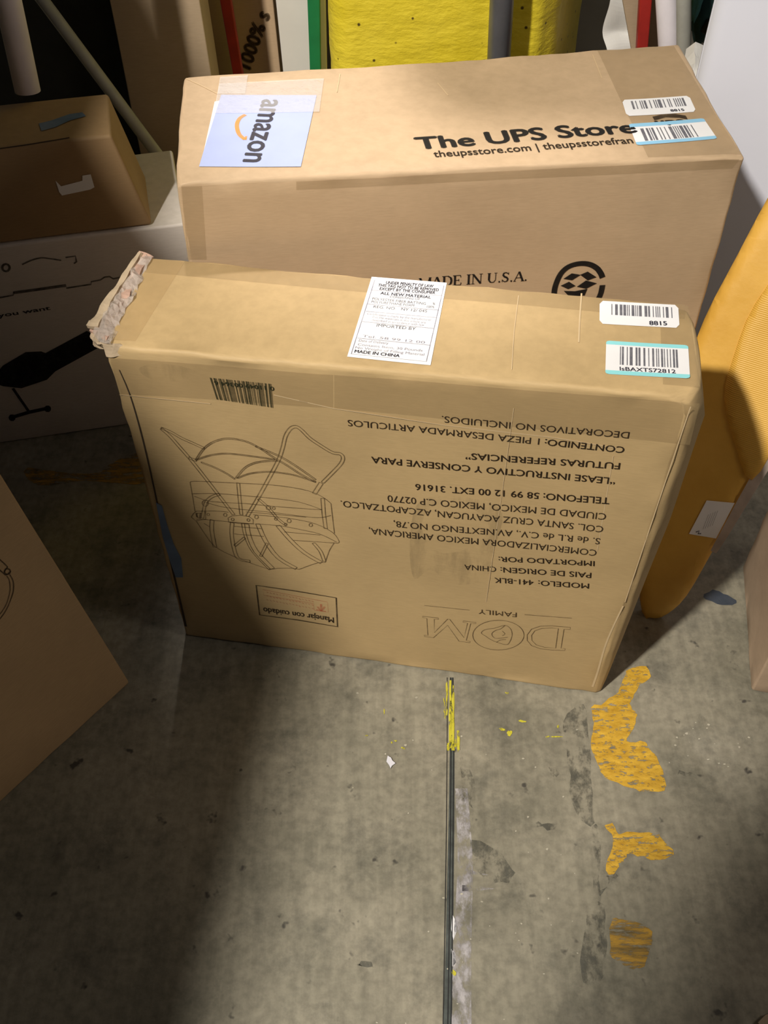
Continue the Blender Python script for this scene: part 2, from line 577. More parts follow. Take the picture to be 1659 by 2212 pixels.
fv, ff = [], []
floor_o = mesh_obj('floor', [V((-4, -4, 0)), V((4, -4, 0)), V((4, 5, 0)), V((-4, 5, 0))], [(0, 1, 2, 3)], M['floor'])
tag(floor_o, kind='structure')
def slab(name, c0, c1, mat):
    x0, y0, z0 = c0; x1, y1, z1 = c1
    c = [V((x0, y0, z0)), V((x1, y0, z0)), V((x1, y1, z0)), V((x0, y1, z0)), V((x0, y0, z1)), V((x1, y0, z1)), V((x1, y1, z1)), V((x0, y1, z1))]
    bm = bmesh.new()
    vs = [bm.verts.new(p) for p in c]
    for f in ((0, 3, 2, 1), (4, 5, 6, 7), (0, 1, 5, 4), (1, 2, 6, 5), (2, 3, 7, 6), (3, 0, 4, 7)):
        bm.faces.new([vs[i] for i in f])
    return tag(bm_obj(name, bm, mat), kind='structure')
M['wall'] = plain('grey_wall_plaster', (0.30, 0.28, 0.25), 0.8, 0.1, 5)
M['blocker_dark'] = plain('dark_blocker', (0.06, 0.055, 0.05), 0.8, 0.2, 5)
slab('wall_back', (-4, 2.75, 0), (4, 2.9, 1.2), M['wall'])
prof = [(-1.6, 0), (2.15, 0), (2.15, 1.80), (0.55, 1.80), (0.10, 1.96), (-0.02, 1.94), (-0.28, 1.81), (-1.6, 1.40)]  # added unseen wall, top edge shaped to cast the left shadow
bm = bmesh.new()
va = [bm.verts.new((-0.95, y, z)) for y, z in prof]; vb = [bm.verts.new((-1.01, y, z)) for y, z in prof]
bm.faces.new(va); bm.faces.new(vb[::-1])
for i in range(len(prof)):
    bm.faces.new((va[i], va[(i + 1) % len(prof)], vb[(i + 1) % len(prof)], vb[i]))
tag(bm_obj('left_blocker', bm, M['blocker_dark']), kind='structure')
# added unseen slab overhead, its edges cut to cast the lower right shadow
dz = 2.3
def shadow_pt(px, py):
    s = fl(px, py); l = V((-1.86, -1.13, 4.0))
    t = (4.0 - dz) / 4.0
    return l + (s - l) * t
e1, e2, e3 = shadow_pt(1290, 2230), shadow_pt(1510, 1760), shadow_pt(1700, 1690)
d1 = (e1 - e2).normalized(); d3 = (e3 - e2).normalized()
blocker_pts = [e2 + d1 * 1.1, e2, e2 + d3 * 0.25, V((1.6, e2.y + 0.25, dz)), V((1.6, -2.4, dz)), V((-1.3, -2.4, dz))]
bm = bmesh.new()
lo = [bm.verts.new(p) for p in blocker_pts]; hi = [bm.verts.new(p + V((0, 0, .06))) for p in blocker_pts]
bm.faces.new(lo); bm.faces.new(hi)
for i in range(len(blocker_pts)):
    bm.faces.new((lo[i], lo[(i + 1) % len(blocker_pts)], hi[(i + 1) % len(blocker_pts)], hi[i]))
tag(bm_obj('overhead_blocker', bm, M['blocker_dark']), kind='structure')

# ------------------------------------------------------------------ front carton (line drawing of a stroller)
A, B = fl(400, 1372), fl(1291, 1499)
fu = (B - A).normalized()
fn = V((fu.y, -fu.x, 0))            # towards the viewer
TL, TR = on(224, 748, A, fn), on(1503, 860, A, fn)
nt_ = (TR - TL).cross(-fn).normalized()
if nt_.z < 0: nt_ = -nt_
KL, KR = on(318, 553, TL, nt_), on(1497, 657, TL, nt_)
Ad = A + (-fn) * 0.185; Bd = B + (-fn) * 0.165
c = [A, B, Bd, Ad, TL, TR, KR, KL]
front = thing('cardboard_box', 'tan cardboard box in front with stroller line drawing and upside-down lettering', 'box', (A + B + Ad + Bd) / 4)
FAMP = 0.0022
ob = bm_obj('carton', carton_mesh(c, 0.007, 0.02, FAMP, 1.0, 0.0022,
      crush=((TR, 0.05, V((-0.008, 0.004, -0.010))), (KR, 0.05, V((-0.012, -0.006, -0.004))), (TL, 0.03, V((0.004, 0.002, -0.004)))), bulge=0.024), M['kraft'], front, True)
FF = Face(A, fu, fn, FAMP, 1.0)
FT = Face(TL, (TR - TL), nt_, FAMP, 1.0)

# tape on the front face, below the top edge, and bands on the top face
patch('packing_tape', FF, [(236, 772), (720, 808), (720, 880), (258, 850)], M['tape_brown'], front, 0.0004, 24)
patch('packing_tape', FF, [(722, 808), (1512, 872), (1490, 962), (722, 880)], M['tape_brown'], front, 0.0004, 30)
patch('packing_tape', FT, [(330, 560), (1480, 660), (1478, 690), (312, 590)], M['tape_brown'], front, 0.0004, 30)
patch('packing_tape', FT, [(326, 560), (400, 566), (292, 738), (236, 734)], M['tape'], front, 0.0006, 14)
patch('packing_tape', FT, [(1424, 656), (1486, 662), (1512, 835), (1432, 830)], M['tape_brown'], front, 0.0005, 10)

# scuffs and creases
k = Ink(FF, 0.0007)
k.stroke([(258, 798), (280, 850), (302, 925), (325, 1020), (348, 1125), (372, 1225), (392, 1310), (402, 1352)], 0.0012, sub=3, w1=0.0042)
k.build('flap_crease', M['groove'], front)
M['pale_crease'] = plain('pale_paper_crease', (0.62, 0.47, 0.28), 0.7, 0.05)
k = Ink(FF, 0.0007)
k.stroke([(258, 852), (455, 872)], 0.0012); k.stroke([(592, 851), (720, 880), (960, 918), (1200, 945), (1330, 968)], 0.0014)
k.stroke([(1492, 878), (1444, 1020), (1395, 1165), (1350, 1300)], 0.0013)
k.stroke([(1346, 1308), (1322, 1358), (1306, 1398), (1291, 1450), (1280, 1482)], 0.0022, sub=4, w1=0.0036)
k.stroke([(1110, 880), (1085, 1060), (1050, 1300)], 0.0008)
k.stroke([(1325, 985), (1290, 1190)], 0.0009)
k.build('fold_line', M['pale_crease'], front)
k = Ink(FT, 0.0008)
k.stroke([(1256, 635), (1252, 690), (1250, 740)], 0.002)
k.stroke([(1120, 640), (1110, 720), (1105, 800)], 0.001)
k.build('fold_line', M['pale_crease'], front)
M['scuff'] = worn_mat('grey_scuff', (0.20, 0.16, 0.09), (0.28, 0.22, 0.13), 18, 0.45, 0.85, (2, 2, 0.5), top=0.4)
k = Ink(FF, 0.0003)
k.poly(smooth_poly([(900, 1090), (960, 1070), (1040, 1080), (1085, 1110), (1070, 1180), (1050, 1250), (980, 1262), (930, 1230), (895, 1250), (885, 1180)], 4, True))
k.build('scuff_mark', M['scuff'], front)
k = Ink(FF, 0.0006)
k.poly(smooth_poly([(300, 795), (350, 785), (420, 800), (395, 822), (330, 820)], 4, True))
k.build('scuff_mark', M['scuff'], front)

# lettering, upside down
def P6(x, y): return (720 + x / 2.44, 860 + y / 2.44)
k = Ink(FF, 0.0008)
def line6(t, r, l, cap, bold=0.006): k.text(t, P6(*r), P6(*l), cap / 2.44, bold)
line6('DECORATIVOS NO INCLUIDOS.', (1563, 180), (572, 92), 36)
line6('CONTENIDO:', (1537, 258), (1118, 213), 35, 0.014)
line6('1 PIEZA DESARMADA ARTICULOS', (1088, 210), (75, 110), 35)
line6('FUTURAS REFERENCIAS\u201d', (1513, 342), (697, 286), 35, 0.013)
line6('\u201cLEASE INSTRUCTIVO Y CONSERVE PARA', (1488, 421), (200, 306), 35, 0.013)
line6('TELEFONO:', (1457, 523), (1108, 501), 36, 0.013)
line6('58 99 12 00 EXT. 31616', (1085, 499), (432, 448), 34, 0.012)
line6('CIUDAD DE MEXICO, MEXICO C.P 02770', (1440, 606), (285, 508), 36)
line6('COL. SANTA CRUZ ACAYUCAN, AZCAPOTZALCO.', (1425, 673), (38, 538), 35)
line6('S. de R.L de C.V., AV.NEXTENGO NO.78,', (1408, 737), (318, 643), 34)
line6('COMERCIALIZADORA MEXICO AMERICANA,', (1390, 799), (187, 681), 34)
line6('IMPORTADO POR:', (1377, 858), (870, 836), 28, 0.012)
line6('PAIS DE ORIGEN:', (1360, 920), (880, 892), 29, 0.012)
line6('CHINA', (858, 890), (690, 876), 29, 0.008)
line6('MODELO:', (1348, 977), (1080, 962), 28, 0.012)
line6('441-BLK', (1055, 961), (848, 947), 28, 0.01)
k.build('printed_lettering', M['ink'], front)

# the family emblem
k = Ink(FF, 0.0008)
k.text('FAMILY', P6(967, 1130), P6(765, 1112), 25 / 2.44, 0.004)
k.stroke([P6(480, 1090), P6(718, 1116)], 0.0011); k.stroke([P6(1008, 1140), P6(1257, 1158)], 0.0011)
def S6(pts, w=0.0011, closed=False, sub=1): k.stroke([P6(*q) for q in pts], w, closed, sub)
# D with slab serifs, outlined (stem at the right as the box stands upside down)
S6([(1250, 1206), (1215, 1203), (1150, 1198), (1090, 1200), (1045, 1215), (1022, 1245), (1022, 1275), (1045, 1302), (1090, 1318), (1150, 1325), (1220, 1327), (1222, 1318), (1200, 1316), (1216, 1216), (1248, 1217)], closed=True)
S6([(1186, 1212), (1150, 1209), (1100, 1211), (1062, 1224), (1045, 1248), (1047, 1275), (1070, 1298), (1115, 1311), (1172, 1315)], closed=True)
k.ring(P6(870, 1247), 135 / 2.44, 78 / 2.44, 0.0012, 40)
S6([(800, 1250), (780, 1235), (800, 1218), (850, 1210), (905, 1196), (935, 1215), (942, 1250), (925, 1290), (905, 1296), (865, 1285), (830, 1270), (800, 1250)], sub=3)
S6([(905, 1196), (880, 1215), (855, 1222), (835, 1240), (850, 1262), (885, 1262), (920, 1258)], sub=3)
S6([(860, 1285), (880, 1272), (910, 1270)], sub=2)
S6([(890, 1225), (905, 1240), (890, 1250)], sub=2)
# M outlined
MO = [(0, 0), (.24, 0), (.24, .06), (.15, .08), (.15, .80), (.49, 0), (.53, 0), (.78, .74), (.78, .08), (.70, .06), (.70, 0), (1, 0), (1, .06), (.92, .08), (.92, .92), (1, .94), (1, 1), (.80, 1), (.52, .30), (.24, 1), (0, 1), (0, .94), (.09, .92), (.09, .08), (0, .06)]
S6([(752 - 282 * x - (1 - x) * 32 * y + 10 * x * y, 1180 - 34 * x + 106 * y) for x, y in MO], closed=True)
k.build('printed_emblem', M['ink_soft'], front)

# stroller drawing
def P5(x, y): return (320 + x / 3.318, 790 + y / 3.318)
k = Ink(FF, 0.0008)
LW = 0.0011
px2m = 0.00056 / 3.318 * 1.0
def T5(pts, wide, sub=4, w=LW): k.tube([P5(*q) for q in pts], wide * px2m * 1.0, w, sub)
def L5(pts, sub=3, w=LW, closed=False): k.stroke([P5(*q) for q in pts], w, closed, sub)
T5([(612, 1066), (500, 920), (330, 705), (230, 590), (150, 500), (92, 450)], 28)
T5([(92, 446), (160, 475), (240, 520), (330, 560), (400, 592)], 24)
T5([(290, 660), (345, 680)], 24, 1)
T5([(710, 1076), (790, 940), (870, 795), (935, 670), (965, 580), (985, 500), (1020, 445), (1060, 430), (1100, 455), (1160, 515), (1240, 570), (1320, 618), (1375, 628), (1396, 655), (1380, 700), (1310, 775), (1250, 835)], 27)
T5([(1240, 838), (1190, 915)], 34, 1)
T5([(340, 678), (400, 592), (480, 540), (580, 520), (700, 540), (800, 588), (900, 655), (1000, 715), (1100, 780), (1200, 830)], 13)
T5([(350, 672), (450, 640), (560, 628), (700, 640), (905, 668)], 11)
T5([(630, 802), (690, 732), (760, 695), (850, 680), (925, 678)], 13)
T5([(640, 802), (730, 770), (850, 757), (950, 765), (1060, 785), (1200, 832)], 11)
T5([(380, 692), (480, 730), (560, 770), (620, 808)], 13)
T5([(770, 575), (930, 640), (1050, 710), (1200, 815)], 14)
L5([(300, 840), (330, 828), (560, 835), (870, 850), (1060, 875), (1180, 905), (1260, 945), (1310, 985)])
L5([(300, 840), (318, 940), (335, 1045)], 1); L5([(1310, 985), (1322, 1090), (1335, 1200)], 1)
L5([(310, 918), (500, 915), (770, 935), (1000, 960), (1120, 985), (1245, 1030)])
L5([(330, 935), (450, 972), (700, 985), (900, 1005), (1120, 1022), (1245, 1030)])
L5([(410, 978), (530, 1010), (700, 1030), (900, 1050), (1130, 1080), (1240, 1086), (1310, 1070)])
L5([(700, 1045), (900, 1062), (1130, 1083)], 2)
T5([(645, 838), (655, 950), (667, 1066)], 26, 1)
T5([(1250, 948), (1258, 1060), (1272, 1165)], 30, 1)
L5([(400, 1042), (480, 1040), (575, 1048)]); L5([(345, 1100), (450, 1106), (580, 1118), (760, 1132)])
L5([(576, 1120), (572, 1090), (600, 1075), (660, 1070), (720, 1078), (752, 1100), (752, 1130), (660, 1130)], 1, LW, True)
L5([(752, 1065), (900, 1078), (1050, 1098), (1200, 1132), (1320, 1192), (1368, 1255), (1355, 1270), (1330, 1266)])
L5([(770, 1132), (940, 1145), (1100, 1175), (1230, 1205), (1350, 1262)])
for (cx_, cy_, rr) in ((605, 1100, 10), (718, 1104, 10), (776, 1082, 13), (862, 1015, 16), (1010, 1110, 14), (1165, 1140, 12), (408, 985, 22), (552, 1068, 12), (900, 1018, 10), (915, 1096, 10), (985, 1136, 10), (430, 1066, 9)):
    k.ring(P5(cx_, cy_), rr / 3.318, rr / 3.318, LW, 14)
L5([(308, 1086), (322, 1062), (345, 1042), (400, 1042)], 1); L5([(308, 1086), (340, 1112), (412, 1100), (410, 1045)], 1)
L5([(345, 1060), (375, 1055), (370, 1095), (350, 1085)], 1, 0.003, True)
T5([(510, 920), (455, 938), (410, 985), (388, 1092)], 24, 3)
T5([(790, 952), (862, 1015), (925, 1092), (985, 1140)], 24, 2)
L5([(345, 1115), (440, 1255), (500, 1310), (600, 1360), (700, 1400), (860, 1455), (930, 1450), (1040, 1450), (1080, 1458), (1130, 1440), (1220, 1410), (1265, 1410), (1275, 1390), (1300, 1320), (1332, 1270)], 2)
L5([(400, 1130), (440, 1155)], 1)
T5([(458, 1105), (455, 1180), (478, 1300)], 34, 3)
T5([(602, 1125), (597, 1200), (612, 1300), (645, 1380), (730, 1400)], 32, 3)
T5([(695, 1132), (712, 1220), (765, 1330), (885, 1455)], 66, 3)
L5([(690, 1132), (706, 1220), (758, 1335), (875, 1455)]); 
T5([(785, 1132), (840, 1255), (930, 1375), (1060, 1452)], 40, 3)
T5([(930, 1145), (1020, 1250), (1120, 1340), (1240, 1410)], 40, 3)
T5([(1185, 1270), (1235, 1330), (1262, 1400)], 30, 3)
T5([(620, 1290), (690, 1232)], 22, 1); T5([(805, 1365), (852, 1272)], 22, 1)
L5([(615, 1150), (810, 1166)], 1); L5([(615, 1205), (828, 1222)], 1)
L5([(975, 1190), (1235, 1212)], 1); L5([(1035, 1250), (1330, 1268)], 1)
k.build('line_drawing', M['ink_soft'], front)

# handling mark
k = Ink(FF, 0.0008)
k.stroke([P5(*q) for q in ((775, 1570), (1062, 1612), (1348, 1660), (1358, 1866), (1080, 1820), (800, 1782))], 0.0028, True)
k.text('Manejar con cuidado', P5(1330, 1800), P5(825, 1728), 40 / 3.318, 0.012)
k.build('handling_mark', M['ink'], front)
k = Ink(FF, 0.0008)
rnd = random.Random(3)
k.stroke([P5(*q) for q in ((822, 1600), (1285, 1690), (1292, 1762), (1190, 1748), (1185, 1700), (830, 1640))], 0.0012, True)
for r_ in range(3):
    for q in range(15):
        x = 850 + q * 23; y = 1612 + r_ * 26 + (x - 820) * 0.195
        if x > 1175: continue
        k.stroke([P5(x, y), P5(x + 14, y + 3 + rnd.random() * 8)], 0.0016)
for s_ in (-1, 0, 1):
    k.stroke([P5(1240, 1755), P5(1240 + s_ * 26, 1705 + abs(s_) * 18)], 0.0035)
k.stroke([P5(1205, 1745), P5(1275, 1758)], 0.003)
k.build('handling_mark', M['ink_red'], front)

# printed barcode
k = Ink(FF, 0.0009)
bc = [(453, 815), (589, 827), (593, 879), (468, 862)]
uvb = inset_map(FF, bc)
bars(k, uvb, 0, 1, 0, 1, 11, 30)
k.text('0 11049 00364 6', (592, 833), (462, 822), 9, 0.01)
k.build('printed_barcode', M['ink_green'], front)

# paper care label on the top face
lab = [(803, 598), (965, 612), (930, 790), (750, 773)]
law = patch('paper_label', FT, lab, M['sticker'], front, 0.0009, 12)
tag(law, 'white paper care label in fine print')
def P3(x, y): return (720 + x / 5.925, 580 + y / 5.925)
k = Ink(FT, 0.0013)
def l3(t, a, b, cap, bold=0.0): k.text(t, P3(*a), P3(*b), cap / 5.925, bold)
k.stroke([P3(*q) for q in ((530, 150), (1415, 230), (1190, 1200), (230, 1110))], 0.0010, True)
for a, b in (((490, 280), (1390, 357)), ((440, 460), (1350, 542)), ((415, 555), (1320, 637)), ((370, 690), (1285, 775)), ((310, 905), (1235, 990))):
    k.stroke([P3(*a), P3(*b)], 0.0008)
k.build('label_rule', M['ink_fine'], law)
k = Ink(FT, 0.0013)
l3('UNDER PENALTY OF LAW', (670, 200), (1275, 252), 36, 0.02)
l3('THIS TAG NOT TO BE REMOVED', (570, 232), (1345, 300), 36, 0.02)
l3('EXCEPT BY THE CONSUMER', (590, 278), (1300, 335), 36, 0.02)
k.build('label_print', M['ink_label'], law); k = Ink(FT, 0.0013)
l3('ALL NEW MATERIAL', (600, 335), (1245, 392), 36, 0.015)
l3('CONSISTING OF', (720, 378), (1105, 412), 28)
l3('POLYESTER FIBER BATTING', (495, 405), (1180, 472), 33)
l3('POLYURETHANE FOAM', (485, 445), (1030, 495), 33)
k.build('label_print', M['ink_label'], law); k = Ink(FT, 0.0013)
l3('%', (1265, 470), (1300, 474), 30); l3('100%', (1195, 508), (1290, 516), 30)
k.build('label_print', M['ink_label'], law); k = Ink(FT, 0.0013)
l3('REG. NO.   NY 12/ 045', (510, 510), (1195, 570), 36)
k.build('label_print', M['ink_label'], law); k = Ink(FT, 0.0013)
l3('IMPORTED BY', (550, 752), (1050, 798), 40)
k.build('label_print', M['ink_label'], law); k = Ink(FT, 0.0013)
l3('MADE IN CHINA', (270, 1092), (845, 1145), 40, 0.02)
k.build('label_print', M['ink_label'], law)
k = Ink(FT, 0.0013)
l3('Certification is made by the manufacturer', (430, 600), (1255, 680), 30)
l3('that the materials in this article are', (490, 640), (1180, 712), 30)
l3('described in accordance with law', (490, 680), (1160, 745), 30)
k.build('label_print', M['ink_fine'], law); k = Ink(FT, 0.0013)
l3('Date of Delivery', (325, 950), (700, 982), 34)
l3('Contains Item, 30 Pounds', (310, 1000), (1140, 1072), 32)
l3('No Weight of Filling Material', (280, 1040), (1160, 1125), 32)
k.build('label_print', M['ink_fine'], law); k = Ink(FT, 0.0013)
l3('Tel. 58 99 12 00', (370, 890), (1170, 970), 32)
k.build('label_print', M['ink_fine'], law)

# barcode stickers of the front carton
def sticker(parent, face, pts, label, top=None, bands=None, barbox=(.14, .93, .14, .60), seed=1, n=22, texts=(), corner=0.004, band_mat='teal'):
    st = patch('barcode_sticker', face, pts, M['sticker'], parent, 0.0008, 16, corner)
    tag(st, label)
    uv = inset_map(face, pts)
    if bands:
        for (t0, t1) in bands:
            k = Ink(face, 0.0010)
            N = 8
            def edge(t):
                W = (uv(1, .5) - uv(0, .5)).length; Hh = (uv(.5, 1) - uv(.5, 0)).length
                e = min(t, 1 - t) * Hh
                return (corner - math.sqrt(max(0, corner ** 2 - (corner - e) ** 2))) / W if e < corner else 0.0
            ps = []
            for q in range(N + 1):
                t = t0 + (t1 - t0) * q / N
                a = edge(t)
                for s_ in range(9):
                    ps.append(uv(a + (1 - 2 * a) * s_ / 8, t))
            k._add([(p.x, p.y) for p in ps], [(r_ * 9 + i, r_ * 9 + i + 1, r_ * 9 + i + 10, r_ * 9 + i + 9) for r_ in range(N) for i in range(8)])
            k.build('label_band', M[band_mat], st)
    k = Ink(face, 0.0013)
    bars(k, uv, barbox[0], barbox[1], barbox[2], barbox[3], seed, n)
    k.build('barcode', M['ink_code'], st)
    if texts:
        k = Ink(face, 0.0013)
        for (t, a, b, cap, bold) in texts: k.text(t, a, b, cap, bold)
        k.build('label_print', M['ink_label'], st)
    return st
def P4(x, y): return (1220 + x / 4.894, 620 + y / 4.894)
sticker(front, FT, [P4(368, 150), P4(1196, 200), P4(1212, 440), P4(366, 390)], 'white barcode sticker reading 8815', seed=21, n=19,
        barbox=(.15, .93, .13, .60), texts=[('8815', P4(895, 408), P4(1080, 414), 9, 0.02)])
k = None
sticker(front, FT, [P4(438, 568), P4(1303, 622), P4(1324, 970), P4(428, 920)], 'white barcode sticker with teal bands', seed=33, n=17,
        bands=[(0, .11), (.885, 1)], barbox=(.17, .89, .16, .71), texts=[('lsBAXTS72812', P4(582, 885), P4(1172, 918), 8.5, 0.012)])

# battered end flap and tape at the left end
def crumple(name, quads, nx, ny, mat, parent, amp, seed, thick=0.004, freq=40):
    """a crumpled strip between four points"""
    a, b, c_, d = quads
    bm = bmesh.new()
    g = []
    for j in range(ny + 1):
        row = []
        for i in range(nx + 1):
            s, t = i / nx, j / ny
            p = (a * (1 - s) + b * s) * (1 - t) + (d * (1 - s) + c_ * s) * t
            p = p + V((dent(p, amp, seed, freq), dent(p, amp, seed + 4, freq), dent(p, amp, seed + 8, freq)))
            row.append(bm.verts.new(p))
        g.append(row)
    for j in range(ny):
        for i in range(nx):
            bm.faces.new((g[j][i], g[j][i + 1], g[j + 1][i + 1], g[j + 1][i]))
    o = bm_obj(name, bm, mat, parent, False)
    md = o.modifiers.new('solid', 'SOLIDIFY'); md.thickness = thick; md.offset = 0
    return o
zt = TL.z
M['torn_pink'] = plain('stripped_pinkish_paper', (0.50, 0.33, 0.26), 0.35, 0.25, 40)
crumple('end_flap', [fl(300, 549, zt - .004), fl(328, 554, zt - .001), fl(232, 742, zt - .001), fl(196, 712, zt - .008)], 5, 26, M['torn_pink'], front, 0.006, 2.0, 0.004)
crumple('end_flap', [fl(298, 548, zt - .002), fl(306, 549, zt + .001), fl(214, 708, zt + .0), fl(192, 706, zt - .004)], 3, 26, M['torn'], front, 0.004, 6.0, 0.005)
M['torn_tape'] = tape_mat('crumpled_clear_tape', (0.66, 0.58, 0.52), 0.40, 0.12, 1.0)
crumple('packing_tape', [fl(312, 546, zt + .003), fl(332, 553, zt + .002), fl(236, 744, zt + .003), fl(200, 716, zt + .001)], 5, 24, M['torn_tape'], front, 0.007, 9.0, 0.0006, 60)
crumple('torn_corner', [fl(192, 700, zt - .006), fl(214, 706, zt), fl(238, 762, zt - .012), fl(205, 748, zt - .03)], 6, 10, M['torn'], front, 0.012, 12.0, 0.004, 60)
crumple('torn_corner', [fl(224, 742, zt - .002), fl(300, 752, zt - .002), fl(262, 770, zt - .014), fl(232, 764, zt - .014)], 9, 4, M['torn'], front, 0.006, 15.0, 0.003, 60)
# blue tape low on the left edge
k = Ink(FF, 0.0014)
k.poly([(337, 1085), (350, 1092), (362, 1135), (376, 1175), (392, 1205), (396, 1246), (380, 1246), (368, 1212), (352, 1160)])
tp = k.build('blue_tape', M['tape_blue'], front)
tag(tp, 'blue tape on the left edge')

# ------------------------------------------------------------------ rear carton
zt2 = 0.738
a, b = fl(378, 396, zt2), fl(1611, 336, zt2)
d0, c0 = fl(399, 166, zt2), fl(1466, 96, zt2)
ru = (b - a).normalized(); rn = V((ru.y, -ru.x, 0))
def g0(p): return V((p.x, p.y, 0))
back = thing('cardboard_box', 'large brown cardboard box behind the front box with pale blue sticker on top', 'box', g0((a + b + c0 + d0) / 4))
RAMP = 0.003
bm_obj('carton', carton_mesh([g0(a), g0(b), g0(c0), g0(d0), a, b, c0, d0], 0.006, 0.022, RAMP, 4.0, 0.0022,
       crush=((b, .03, V((.003, 0, -.004))), (a, .025, V((.002, 0, -.004))))), M['kraft_pink'], back, True)
RF = Face(a, ru, rn, RAMP, 4.0)
RTF = Face(a, ru, V((0, 0, 1)), RAMP, 4.0)
patch('packing_tape', RF, [(640, 392), (1598, 344), (1582, 364), (640, 410)], M['tape_brown'], back, 0.0005, 30)
patch('packing_tape', RF, [(392, 404), (436, 402), (446, 560), (404, 560)], M['tape_brown'], back, 0.0005, 10)
patch('packing_tape', RTF, [(1290, 110), (1455, 102), (1600, 330), (1400, 340)], M['tape_brown'], back, 0.0004, 16)
for ln_ in ([(402, 172), (440, 190), (470, 205)], [(735, 160), (728, 200)], [(945, 178), (968, 206)], [(1280, 120), (1300, 170)]):
    k = Ink(RTF, 0.0008)
    k.stroke(ln_, 0.0011)
    k.build('fold_line', M['pale_crease'], back)

# pale blue sticker with the lettering
am = [(478, 207), (684, 207), (650, 361), (430, 361)]
st = patch('shipping_sticker', RTF, am, M['sticker_blue'], back, 0.0009, 14)
tag(st, 'pale blue sticker with dark lettering and an orange smile')
patch('paper_corner', RTF, [(464, 222), (480, 218), (450, 330), (440, 330)], M['sticker'], back, 0.0007, 6)
k = Ink(RTF, 0.0013)
k.text('amazon', (568, 217), (525, 350), 41 / .76, 0.018, upvec=(1, 0.12))
M['ink_grey'] = ink('greyish_sticker_ink', (0.07, 0.065, 0.085), 0.85, worn=0.15)
k.build('sticker_print', M['ink_grey'], st)
def P8(x, y): return (360 + x / 2.592, 120 + y / 2.592)
k = Ink(RTF, 0.0013)
k.stroke([P8(*q) for q in ((442, 335), (410, 355), (394, 388), (398, 425), (412, 452), (440, 474))], 0.006, sub=3)
k.stroke([P8(*q) for q in ((425, 470), (442, 476), (446, 455))], 0.003)
k.build('sticker_print', M['ink_yellow'], st)
patch('packing_tape', RTF, [(474, 184), (700, 172), (690, 243), (462, 248)], M['tape_white'], back, 0.0016, 16)
patch('packing_tape', RTF, [(476, 170), (536, 166), (530, 205), (470, 206)], M['tape_white'], back, 0.0018, 8)

def P9(x, y): return (860 + x / 2.076, 180 + y / 2.076)
k = Ink(RTF, 0.0008)
k.text('The UPS Store', P9(90, 296), P9(1072, 222), 56 / 2.076, 0.024)
k.build('printed_lettering', M['ink_black'], back)
k = Ink(RTF, 0.0008)
k.text('theupsstore.com | theupsstorefran', P9(163, 332), P9(1056, 270), 30 / 2.076, 0.014)
k.build('printed_lettering', M['ink'], back)
k = Ink(RTF, 0.0008)
# part of the shield emblem between the stickers
k.poly([P9(*q) for q in ((1140, 148), (1180, 138), (1240, 134), (1290, 142), (1300, 160), (1262, 152), (1200, 150), (1150, 165))])
k.text('ups', P9(1160, 182), P9(1285, 174), 12, 0.03)
k.build('printed_emblem', M['ink'], back)
sticker(back, RTF, [P9(1003, 75), P9(1305, 55), P9(1338, 125), P9(1025, 148)], 'white barcode sticker', seed=5, n=17, barbox=(.12, .93, .12, .62),
        texts=[('8815', P9(1225, 126), P9(1285, 122), 5, .02)])
sticker(back, RTF, [P9(1033, 184), P9(1370, 155), P9(1432, 247), P9(1070, 280)], 'white barcode sticker with blue bands', seed=9, n=15, bands=[(0, .16), (.86, 1)], barbox=(.12, .82, .26, .84), band_mat='sky')

